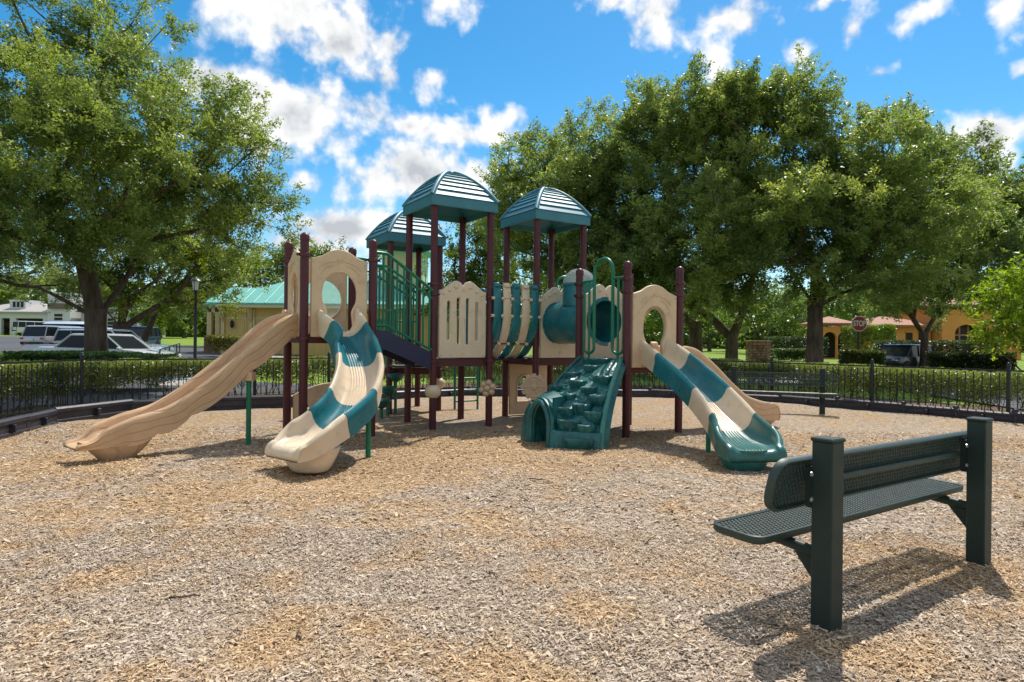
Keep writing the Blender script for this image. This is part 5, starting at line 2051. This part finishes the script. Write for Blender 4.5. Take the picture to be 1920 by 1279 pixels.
# ------------------------------------------------------------------ vehicles
def car(loc, ang, length, width, height, paint, label, kind='sedan', cat='car', group='cars parked beyond the playground', name='parked_car'):
    z0 = loc[2]
    t = thing(name, label, cat, loc, group)
    M = Matrix.Translation(Vector(loc)) @ Matrix.Rotation(ang, 4, 'Z')
    h, hw = height, width / 2
    l = length / 2
    belt = {'sedan': .60, 'suv': .58, 'van': .56, 'pickup': .60}[kind] * h
    # lower body: sections along the length (front = +x)
    if kind == 'sedan':
        sec = [(-1, .40, .44, .88), (-.97, .24, .60, .95), (-.88, .20, .655, .98), (-.60, .19, .655, 1.0), (0, .18, .63, 1.0), (.45, .19, .62, 1.0), (.62, .19, .60, 1.0), (.85, .20, .535, .97), (.95, .24, .47, .93), (1, .34, .42, .84)]
    elif kind == 'pickup':
        sec = [(-1, .30, .56, .97), (-.98, .26, .58, 1.0), (-.6, .24, .585, 1.0), (-.1, .24, .60, 1.0), (.45, .24, .62, 1.0), (.65, .24, .62, 1.0), (.88, .25, .58, .98), (.97, .28, .54, .95), (1, .34, .46, .88)]
    elif kind == 'van':
        sec = [(-1, .28, .54, .97), (-.98, .20, .57, 1.0), (-.5, .19, .575, 1.0), (0, .19, .575, 1.0), (.5, .19, .57, 1.0), (.72, .19, .52, 1.0), (.92, .21, .44, .96), (1, .28, .36, .88)]
    else:
        sec = [(-1, .34, .52, .92), (-.97, .24, .58, .97), (-.85, .20, .60, 1.0), (0, .19, .585, 1.0), (.5, .20, .58, 1.0), (.68, .20, .565, 1.0), (.88, .21, .52, .97), (.97, .25, .46, .93), (1, .34, .42, .85)]
    rows = []
    for (x, zb, zt, k) in sec:
        w, b, tp = hw * k, zb * h, zt * h
        rows.append([Vector((x * l, y, z)) for y, z in ((-w * .94, b), (-w, b + (tp - b) * .30), (-w * 1.0, b + (tp - b) * .62), (-w * .965, tp - .03), (-w * .88, tp), (w * .88, tp), (w * .965, tp - .03), (w, b + (tp - b) * .62), (w, b + (tp - b) * .30), (w * .94, b))])
    obj('body', MB().loft(rows, True, True).mesh(), paint, t, M, smooth=40)
    # glass house
    gh = {'sedan': ((-.66, -.40, .18, .48), .80), 'suv': ((-.95, -.86, .22, .50), .84), 'van': ((-.97, -.94, .55, .74), .90), 'pickup': ((-.12, -.06, .30, .52), .82)}[kind]
    (xa, xb, xc, xd), kt = gh
    zb, zt = belt - .02, h * .955
    rows = [[Vector((x * l, y, zb)) for x, y in ((xa, -hw * .92), (xd, -hw * .90), (xd, hw * .90), (xa, hw * .92))],
            [Vector((x * l, y, zt)) for x, y in ((xb, -hw * kt), (xc, -hw * kt), (xc, hw * kt), (xb, hw * kt))]]
    obj('windows', MB().loft(rows, True, True).mesh(), GLASSD, t, M)
    rr = []
    for (z, k) in ((h * .945, 1.035), (h * .975, 1.02), (h * .995, .9), (h, .7)):
        xm, xs = (xb + xc) / 2 * l, (xc - xb) / 2 * l * (1.0 + (k - 1) * .6) + .04
        rr.append([Vector((xm + sx * xs, sy * hw * kt * k, z)) for sx, sy in ((-1, -.9), (-.93, -1), (.93, -1), (1, -.9), (1, .9), (.93, 1), (-.93, 1), (-1, .9))])
    obj('roof', MB().loft(rr, True, True).mesh(), paint, t, M, smooth=50)
    mids = {'sedan': (-.08,), 'suv': (-.1, -.55), 'van': (.3, -.2, -.6), 'pickup': (.12,)}[kind]
    for s in (-1, 1):
        for (xlo, xhi, tw) in [(xa, xb, .05), (xd, xc, .05)] + [(m, m, .04) for m in mids]:
            pp = [(xlo * l, s * hw * .925, zb), (xhi * l, s * hw * (kt + .012), zt)]
            obj('pillar', MB().tube(pp, [tw * .8, tw * .7], 4).mesh(), paint, t, M)
        obj('mirror', MB().bbox((xd * l * .93, s * (hw + .07), belt + .04), (.10, .16, .12), .03).mesh(), paint, t, M)
    R_ = .225 * h if kind in ('sedan',) else .20 * h if kind != 'van' else .165 * h
    wx = (.60, -.60) if kind != 'van' else (.62, -.55)
    for x in wx:
        for s in (-1, 1):
            Mw = M @ Matrix.Translation((x * l, s * (hw - .10), R_)) @ Matrix.Rotation(pi / 2, 4, 'X')
            wl = obj('wheel', MB().lathe([(R_ * .62, -.11), (R_ * .92, -.11), (R_, -.07), (R_, .07), (R_ * .92, .11), (R_ * .62, .11)], 20).mesh(), RUBBER, t, Mw, smooth=40)
            obj('rim', MB().lathe([(R_ * .64, -.112), (R_ * .55, -.09), (R_ * .15, -.10), (R_ * .15, .10), (R_ * .55, .09), (R_ * .64, .112)], 16).mesh(), RIMM, wl, Mw, smooth=40)
            obj('wheel_arch', MB().lathe([(R_ * 1.16, s * .08 - .03), (R_ * 1.16, s * .08 + .03)], 20, M @ Matrix.Translation((x * l, s * (hw - .085), R_)) @ Matrix.Rotation(-pi / 2, 4, 'X')).mesh(), RUBBER, t)
    for s in (-1, 1):
        obj('tail_light', MB().bbox((-l * .985, s * hw * .80, belt * .86), (.10, hw * .26, .14 if kind in ('sedan', 'suv') else .34), .02).mesh(), REDL, t, M)
        obj('headlight', MB().bbox((l * .955, s * hw * .72, belt * .74), (.14, hw * .36, .13), .03).mesh(), CLEARL, t, M)
        for x in ((.10, -.42) if kind != 'pickup' else (.10,)):
            obj('door_handle', MB().bbox((x * l, s * (hw + .005), belt * .9), (.16, .03, .025), .006).mesh(), paint, t, M)
    obj('bumper', MB().bbox((-l * .985, 0, .36 * h * .9), (.12, hw * 1.8, .16), .03).mesh(), paint if kind == 'sedan' else RUBBER, t, M)
    obj('grille', MB().bbox((l * .985, 0, .40 * h * .85), (.06, hw * 1.0, .18), .02).mesh(), RUBBER, t, M)
    obj('number_plate', MB().box((-l * 1.0 - .03, 0, .46 * h), (.02, .32, .15)).mesh(), CLEARL, t, M)
    if kind == 'pickup':
        bd = MB()
        bd.box((-.56 * l, 0, .60 * h), (.80 * l, hw * 1.7, .02))
        obj('bed_floor', bd.mesh(), RUBBER, t, M)
    return t


def cloc(px, d, dz=0.03):
    p = P(px, 640, d)
    return (p.x, d, gz(p.x, d) - .1 + dz)


car(cloc(205, 24.5), R(-4), 4.85, 1.85, 1.47, WHITEC, 'white sedan parked side-on behind the left oak trunk', 'sedan')
car(cloc(192, 28.0), R(3), 5.4, 1.95, 1.62, WHITEC, 'white pickup with red tail light behind the sedan', 'pickup', 'pickup truck')
car(cloc(122, 42.0), R(78), 4.7, 1.9, 1.65, SILVER, 'grey car seen from behind, left of the oak trunk', 'suv')
car(cloc(188, 41.0), R(6), 4.8, 1.9, 1.62, WHITEC, 'white wagon behind the oak trunk in the second row', 'suv')
car(cloc(196, 35.0), R(-3), 4.7, 1.88, 1.55, SILVER, 'silver wagon just right of the oak trunk', 'suv')
car(cloc(258, 47.0), R(-78), 4.6, 1.9, 1.75, BLUEC, 'dark blue car at the right end of the parked row', 'suv')
car(cloc(67, 92.0), R(58), 5.2, 2.0, 2.05, WHITEC, 'white passenger van in front of the garages', 'van', 'van')
car(cloc(1690, 37.0, -.10), R(214), 4.5, 1.85, 1.62, BLACKC, 'black car parked beyond the right fence under the trees', 'suv')
# blue and white boat on the roof line of the second row
p = P(140, 612, 44.0)
t = thing('small_boat', 'blue and white boat hull raised above the parked cars', 'boat', (p.x, p.y, gz(p.x, p.y)))
Mb = Matrix.Translation(p) @ Matrix.Rotation(R(-5), 4, 'Z')
rows = [[Vector((x, y * k, z)) for y, z in ((-.9, .15), (-.75, -.10), (0, -.26), (.75, -.10), (.9, .15))] for x, k in ((-1.7, .85), (-.5, 1.0), (.8, .85), (1.5, .45), (1.9, .05))]
obj('hull', MB().loft(rows, False, False).mesh(), BLUEC, t, Mb, smooth=50)
rows = [[Vector((x, y * k, z)) for y, z in ((-.92, .14), (-.5, .30), (0, .34), (.5, .30), (.92, .14))] for x, k in ((-1.7, .85), (-.5, 1.0), (.8, .85), (1.5, .45), (1.9, .05))]
obj('cover', MB().loft(rows, False, False).mesh(), WHITEC, t, Mb, smooth=50)
obj('trailer', MB().box((-.2, 0, -.34), (3.4, .9, .06)).box((-.9, -.5, -.62), (.1, .1, 1.3)).box((-.9, .5, -.62), (.1, .1, 1.3)).mesh(), STEEL, t, Mb)

# ------------------------------------------------------------------ buildings
WALLY = principled('yellow_board_wall', (0.68, 0.46, 0.175), 0.75, 0.3, var=0.10, vscale=1.2)
TRIMY = principled('cream_trim', (0.66, 0.52, 0.27), 0.6, 0.3, var=0.05)
TEALR = principled('teal_metal_roof', (0.16, 0.46, 0.38), 0.45, 0.5, var=0.10, vscale=0.8)
PALEG = principled('pale_green_wall', (0.50, 0.60, 0.36), 0.7, 0.3, var=0.05)
WHITEW = principled('white_stucco', (0.62, 0.61, 0.60), 0.8, 0.3, var=0.06)
GREYW = principled('grey_wall', (0.42, 0.40, 0.38), 0.8, 0.3, var=0.06)
BROWNR = principled('brown_shingle_roof', (0.16, 0.12, 0.10), 0.8, 0.3, var=0.25)
ORANGE = principled('orange_stucco', (0.66, 0.28, 0.075), 0.8, 0.3, var=0.12, vscale=0.6)
TERRA = principled('terracotta_tile', (0.34, 0.155, 0.09), 0.7, 0.3, var=0.25)
DARKIN = principled('dark_interior', (0.03, 0.025, 0.022), 0.7, 0.3)
WOODIN = principled('garage_interior', (0.20, 0.13, 0.09), 0.8, 0.3, var=0.2)
STONE = principled('stacked_stone', (0.20, 0.12, 0.075), 0.85, 0.3, var=0.5, vscale=4.0)
STONE2 = principled('pale_stacked_stone', (0.30, 0.20, 0.13), 0.85, 0.3, var=0.4, vscale=4.0)


def bx(name, x0, x1, y0, y1, z0, z1, mat, parent):
    return obj(name, MB().box(((x0 + x1) / 2, (y0 + y1) / 2, (z0 + z1) / 2), (x1 - x0, y1 - y0, z1 - z0)).mesh(), mat, parent)


def hip_roof(parent, x0, x1, y0, y1, z0, h, over, mat, seams=None, hip=1.0):
    x0, x1, y0, y1 = x0 - over, x1 + over, y0 - over, y1 + over
    half = (y1 - y0) / 2
    ym = (y0 + y1) / 2
    a, b = x0 + half * hip, x1 - half * hip
    if a > b:
        a = b = (x0 + x1) / 2
    v = [(x0, y0, z0), (x1, y0, z0), (x1, y1, z0), (x0, y1, z0), (a, ym, z0 + h), (b, ym, z0 + h), (x0, y0, z0 - .16), (x1, y0, z0 - .16), (x1, y1, z0 - .16), (x0, y1, z0 - .16)]
    mb = MB()
    mb.add(v, [(0, 1, 5, 4), (1, 2, 5), (2, 3, 4, 5), (3, 0, 4), (6, 7, 1, 0), (7, 8, 2, 1), (8, 9, 3, 2), (9, 6, 0, 3), (9, 8, 7, 6)])
    r = obj('roof', mb.mesh(), mat, parent)
    if seams:
        # standing seams on the front and the left slope
        n = int((x1 - x0) / seams)
        for k in range(1, n):
            x = x0 + (x1 - x0) * k / n
            top = min(1.0, (x - x0) / max(a - x0, 1e-3), (x1 - x) / max(x1 - b, 1e-3))
            obj('seam', MB().tube([(x, y0 - .01, z0 + .015), (x, y0 + half * top, z0 + h * top + .02)], .035, 4).mesh(), mat, r)
    return r


def pavilion():
    d = 44.0
    gzv = .5
    X = lambda px: (px - 960) / F_PX * d
    t = thing('pavilion', 'yellow board-walled pavilion with teal standing-seam roof behind the left slides', 'building', (X(600), d + 4, gzv))
    x0, x1 = X(418), X(838)
    ez = 4.05
    bx('wall', x0, x1, d, d + 9, gzv - .3, ez - .1, WALLY, t)
    n = 20
    for k in range(n):
        x = x0 + (x1 - x0) * k / n
        bx('batten', x, x + .06, d - .035, d - .002, gzv, ez - .45, TRIMY, t)
    bx('fascia', x0 - .2, x1 + .2, d - .75, d - .70, ez - .32, ez - .16, TRIMY, t)
    bx('belt_board', x0, x1, d - .05, d - .003, 2.95, 3.10, TRIMY, t)
    hip_roof(t, x0, x1, d, d + 9, ez, 2.5, .7, TEALR, .75)
    # braces at the corner
    for px in (418, 470):
        x = X(px)
        obj('brace', MB().tube([(x, d - .05, ez - 1.3), (x, d - .65, ez - .3)], .08, 4).mesh(), TRIMY, t)
        bx('corner_post', x - .12, x + .12, d - .10, d - .05, gzv, ez - .3, TRIMY, t)
    bx('door', X(438), X(458), d - .03, d - .006, gzv, 2.75, WALLY, t)
    obj('wall_lantern', MB().lathe([(.05, 2.35), (.13, 2.45), (.13, 2.75), (.03, 2.9)], 8, Matrix.Translation((X(437), d - .2, 0))).mesh(), DARKIN, t, smooth=30)
    bx('downpipe', X(475), X(475) + .12, d - .14, d - .04, gzv, ez - .4, TRIMY, t)
    # clerestory
    c0, c1 = X(700), X(778)
    bx('clerestory_wall', c0, c1, d + 2.6, d + 6.4, ez + .8, ez + 4.2, PALEG, t)
    for k in range(4):
        w = bx('clerestory_louvre', c0 + .3 + k * (c1 - c0) / 4.3, c0 + .75 + k * (c1 - c0) / 4.3, d + 2.56, d + 2.59, ez + 2.9, ez + 3.7, TRIMY, t)
    hip_roof(t, c0, c1, d + 2.6, d + 6.4, ez + 4.3, 1.5, .5, TEALR)
    # entrance porch at the left with stone-based columns
    p0, p1 = X(372), X(470)
    r = hip_roof(t, p0, p1, d + 1.0, d + 6, ez + .02, 1.35, .2, TEALR, .75, hip=.3)
    for px in (376, 392):
        x = X(px)
        bx('porch_column', x - .16, x + .16, d + 1.2, d + 1.5, gzv + 1.3, ez - .2, TRIMY, t)
        bx('column_base', x - .28, x + .28, d + 1.05, d + 1.6, gzv - .2, gzv + 1.35, STONE, t)
    bx('porch_beam', p0, X(418), d + 1.2, d + 1.5, ez - .55, ez - .17, TRIMY, t)
    bx('porch_back_wall', X(384), X(418), d + 4.5, d + 4.7, gzv - .2, ez - .2, DARKIN, t)


pavilion()


def garages():
    d = 98.0
    g0 = 1.62
    X = lambda px: (px - 960) / F_PX * d
    t = thing('garage_building', 'white two-storey building with open garage bays at far left', 'building', (X(60), d, g0))
    xa, xb = X(-60), X(92)
    top = 5.6
    # piers and lintel leave real openings
    ops = [(X(-40), X(-5)), (X(2), X(18)), (X(29), X(80))]
    edges = [xa] + [e for o_ in ops for e in o_] + [xb]
    for k in range(0, len(edges), 2):
        bx('pier', edges[k], edges[k + 1], d, d + .5, g0 - .3, 4.6, WHITEW, t)
    bx('lintel', xa, xb, d, d + .5, 4.6, top, WHITEW, t)
    bx('bay_back_wall', xa, xb, d + 5, d + 5.3, g0 - .3, 4.6, WOODIN, t)
    bx('bay_ceiling', xa, xb, d + .5, d + 5, 4.5, 4.6, WOODIN, t)
    hip_roof(t, xa, xb, d, d + 8, top, 1.6, .5, GREYW)
    bx('dormer', X(8), X(38), d + 1.0, d + 5, top + .2, top + 1.9, WHITEW, t)
    for k in range(3):
        x = X(14 + 7.5 * k)
        w = bx('window', x, x + .42, d + .96, d + .99, top + .75, top + 1.6, DARKIN, t)
    x0, x1 = X(92), X(134)
    bx('stair_block', x0, x1, d - .4, d + 7, g0 - .3, 8.6, WHITEW, t)
    bx('stair_roof', x0 + .4, x1 - .3, d - 1.0, d - .4, 6.1, 6.9, BROWNR, t)
    for k in range(5):
        bx('louvre_window', X(105), X(120), d - .44, d - .41, 2.7 + k * .55, 3.1 + k * .55, DARKIN, t)
    bx('green_wall', x1, X(168), d + 4, d + 8, g0 - .3, 8.0, principled('green_wall_wrap', (.10, .30, .12), .8), t)
    bx('low_wing', X(143), X(232), d + 1, d + 3.9, g0 - .3, 5.6, GREYW, t)
    bx('low_wing_roof', X(143) - .3, X(232), d + .7, d + 3.9, 5.65, 6.2, BROWNR, t)
    for k in range(4):
        bx('louvre_window', X(194), X(204), d + .96, d + .99, 2.7 + k * .55, 3.1 + k * .55, DARKIN, t)
    e = bx('end_wing', X(233), X(270), d - 2, d + 6, g0 - .3, 5.4, WHITEW, t)
    hip_roof(t, X(233), X(270), d - 2, d + 6, 5.45, 1.2, .3, GREYW)
    bx('window', X(253), X(259), d - 2.04, d - 2.01, 3.6, 4.5, DARKIN, t)
    bx('door', X(237), X(244), d - 2.04, d - 2.01, g0, 4.0, GREYW, t)


garages()


def villa():
    d = 60.0
    g0 = .45
    X = lambda px: (px - 960) / F_PX * d
    t = thing('orange_villa', 'orange stucco building with terracotta roof and tall arched window at right', 'building', (X(1720), d, g0))
    bx('wall', X(1660), X(1745), d, d + 8, g0 - .3, 3.5, ORANGE, t)
    hip_roof(t, X(1625), X(1745), d, d + 5, 3.6, .9, .6, TERRA)
    for px in (1668, 1698, 1722):
        x = X(px)
        w = bx('window', x, x + .62, d - .05, d - .01, 1.6, 2.9, DARKIN, t)
        f = MB().box((x + .31, d - .07, 2.96), (.8, .08, .1)).box((x + .31, d - .07, 1.54), (.8, .08, .1))
        obj('window_trim', f.mesh(), ORANGE, w)
    # tower with the arched window as a real recess
    xa, xb = X(1748), X(1838)
    M = frame((xa, d - 1.2, g0 - .3), (1, 0, 0))
    W = xb - xa
    cx = W * .50
    hole = [(cx - 1.1, .7), (cx + 1.1, .7), (cx + 1.1, 2.7)] + arc(cx, 2.7, 1.1, .8, 0, 180, 14)[1:-1] + [(cx - 1.1, 2.7)]
    obj('tower_front', outline_mesh([(0, 0), (W, 0), (W, 4.9), (0, 4.9)], [hole], .4, .01), ORANGE, t, M)
    bx('tower_side', xa, xa + .3, d - 1.0, d + 7, g0 - .3, 5.2, ORANGE, t)
    bx('tower_side', xb - .3, xb, d - 1.0, d + 7, g0 - .3, 5.2, ORANGE, t)
    win = obj('arched_window', MB().box((cx, 2.1, -.3), (2.6, 3.4, .05)).mesh(), DARKIN, t, M)
    for x in (cx - .4, cx + .4):
        obj('mullion', MB().box((x, 1.9, -.25), (.14, 3.0, .06)).mesh(), TERRA, win, M)
    obj('transom', MB().box((cx, 2.55, -.24), (2.4, .16, .06)).mesh(), TERRA, win, M)
    hip_roof(t, xa, xb, d - 1.2, d + 7, 5.45, 1.3, .6, TERRA)
    bx('side_wing', X(1838) + .02, X(1920), d + .3, d + 8, g0 - .3, 3.5, ORANGE, t)
    w = bx('window', X(1850), X(1868), d + .26, d + .29, 1.6, 2.8, DARKIN, t)
    hip_roof(t, X(1838) + .7, X(1920), d + .3, d + 8, 3.6, 1.1, .5, TERRA)
    # arcade at the left end
    M = frame((X(1545), d + .5, g0 - .3), (1, 0, 0))
    W = X(1605) - X(1545)
    hs = []
    for k in range(2):
        c = W * (.25 + .45 * k)
        hs.append([(c - .62, .3), (c + .62, .3), (c + .62, 2.2)] + arc(c, 2.2, .62, .55, 0, 180, 10)[1:-1] + [(c - .62, 2.2)])
    obj('arcade_wall', outline_mesh([(0, 0), (W, 0), (W, 3.2), (0, 3.2)], hs, .35, .01), ORANGE, t, M)
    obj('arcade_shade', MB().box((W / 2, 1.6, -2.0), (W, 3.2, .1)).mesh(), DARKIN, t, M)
    hip_roof(t, X(1545), X(1600), d + .5, d + 3.5, 3.75, .7, .5, TERRA)
    bx('link_wall', X(1605) + .02, X(1659), d + 1.0, d + 8, g0 - .3, 3.4, ORANGE, t)


villa()

# ------------------------------------------------------------------ street furniture
POSTM = principled('black_lamp_coat', (0.014, 0.015, 0.017), 0.4, 0.5)
p = gbase(366, 26.0)
t = thing('lamp_post', 'black lamp post with lantern head left of the pavilion', 'lamp post', p)
Mp = Matrix.Translation(p)
hl = 3.95 - p[2]
obj('shaft', MB().lathe([(.12, -.1), (.12, .25), (.065, .32), (.055, hl - .62), (.08, hl - .58), (.05, hl - .52)], 14).mesh(), POSTM, t, Mp, smooth=40)
ln = obj('lantern', MB().lathe([(.10, hl - .52), (.12, hl - .48), (.12, hl - .46)], 8).mesh(), POSTM, t, Mp)
obj('lantern_glass', MB().lathe([(.10, hl - .46), (.15, hl - .10)], 8).mesh(), CLEARL, ln, Mp)
for k in range(4):
    a = 2 * pi * k / 4
    obj('lantern_bar', MB().tube([(.105 * cos(a), .105 * sin(a), hl - .46), (.155 * cos(a), .155 * sin(a), hl - .10)], .012, 4).mesh(), POSTM, ln, Mp)
obj('lantern_hood', MB().lathe([(.24, hl - .10), (.22, hl - .06), (.10, hl + .02), (.03, hl + .07), (.005, hl + .10)], 12).mesh(), POSTM, ln, Mp, smooth=30)

# stop sign
pc = P(1611, 607, 33.0)
gp = gz(pc.x, pc.y) - .1
t = thing('stop_sign', 'red octagonal STOP sign on a dark post beyond the right fence', 'stop sign', (pc.x, pc.y, gp))
RED = principled('sign_red', (0.30, 0.012, 0.018), 0.4, 0.5)
WHITES = principled('sign_white', (0.75, 0.75, 0.74), 0.4, 0.5)
obj('sign_post', MB().tube([(pc.x, pc.y + .06, gp - .1), (pc.x, pc.y + .06, pc.z + .45)], .055, 10).mesh(), POSTM, t, smooth=50)
M = frame(pc, (1, 0, 0))
octo = lambda r: [(r * cos(R(22.5 + 45 * k)), r * sin(R(22.5 + 45 * k))) for k in range(8)]
sp = obj('sign_plate', outline_mesh(octo(.42), [], .02, .003), WHITES, t, M)
obj('sign_field', outline_mesh(octo(.385), [], .012, .002), RED, sp, M @ Matrix.Translation((0, 0, .012)))
fc = bpy.data.curves.new('stop', 'FONT')
fc.body = 'STOP'
fc.size = .34
fc.align_x = 'CENTER'
fc.align_y = 'CENTER'
fc.extrude = .002
fc.offset = .008
fo = bpy.data.objects.new('tmp', fc)
COL.objects.link(fo)
me = bpy.data.meshes.new_from_object(fo.evaluated_get(bpy.context.evaluated_depsgraph_get()))
bpy.data.objects.remove(fo)
me.materials.clear()
obj('lettering', me, WHITES, sp, M @ Matrix.Translation((0, 0, .024)) @ Matrix.Diagonal((.78, 1.15, 1, 1)))

# stone pillar
pb = P(1421, 640, 30.0)
gp = gz(pb.x, pb.y) - .1
t = thing('stone_pillar', 'squat stacked-stone pillar on the lawn right of the slides', 'pillar', (pb.x, pb.y, gp))
rnd = random.Random(4)
obj('core', MB().box((pb.x, pb.y, gp + .75), (.66, .66, 1.5)).mesh(), STONE, t)
z = gp - .05
while z < gp + 1.55:
    h = rnd.uniform(.09, .15)
    for k in range(4):
        ang = k * pi / 2
        x = -.40
        while x < .40:
            w = min(rnd.uniform(.16, .36), .42 - x)
            if w < .05:
                break
            Ms = Matrix.Translation((pb.x, pb.y, z + h / 2)) @ Matrix.Rotation(ang, 4, 'Z') @ Matrix.Translation((x + w / 2, -.36 - rnd.uniform(0, .03), 0))
            obj('stone', MB().bbox((0, 0, 0), (w - .012, .12, h - .012), .01).mesh(), rnd.choice([STONE, STONE2, STONE2]), t, Ms)
            x += w
    z += h
obj('coping', MB().bbox((pb.x, pb.y, z + .05), (.96, .96, .10), .02).mesh(), STONE2, t)

# handrail beside the footpath
t = thing('handrail', 'black metal handrail along the sloping footpath left of the lamp post', 'handrail', gbase(325, 27))
p0, p1 = Vector(gbase(300, 24.0)), Vector(gbase(337, 33.0))
for z in (.95, .55):
    obj('rail', MB().tube([p0 + Vector((0, 0, z)), p1 + Vector((0, 0, z))], .028, 8).mesh(), FENCEM, t, smooth=50)
for k in range(6):
    q = p0.lerp(p1, k / 5)
    obj('upright', MB().tube([q + Vector((0, 0, -.1)), q + Vector((0, 0, .95))], .025, 8).mesh(), FENCEM, t, smooth=50)
# blue accessible-parking paint seen through the left hedge
BLUEP = principled('blue_road_paint', (0.03, 0.20, 0.50), 0.7, 0.3, var=.15)
for px, d, lab in ((190, 21.6, 'blue painted parking bay line seen through the hedge left of the big slide'), (330, 21.8, 'blue painted parking bay mark behind the upper part of the long slide')):
    q = P(px, 640, d)
    z = gz(q.x, d) - .1 + .036
    o = obj('painted_bay_mark', MB().box((q.x, d, z), (1.1, .5, .004)).mesh(), BLUEP)
    tag(o, lab, 'road marking')
print('objects', len(bpy.data.objects))
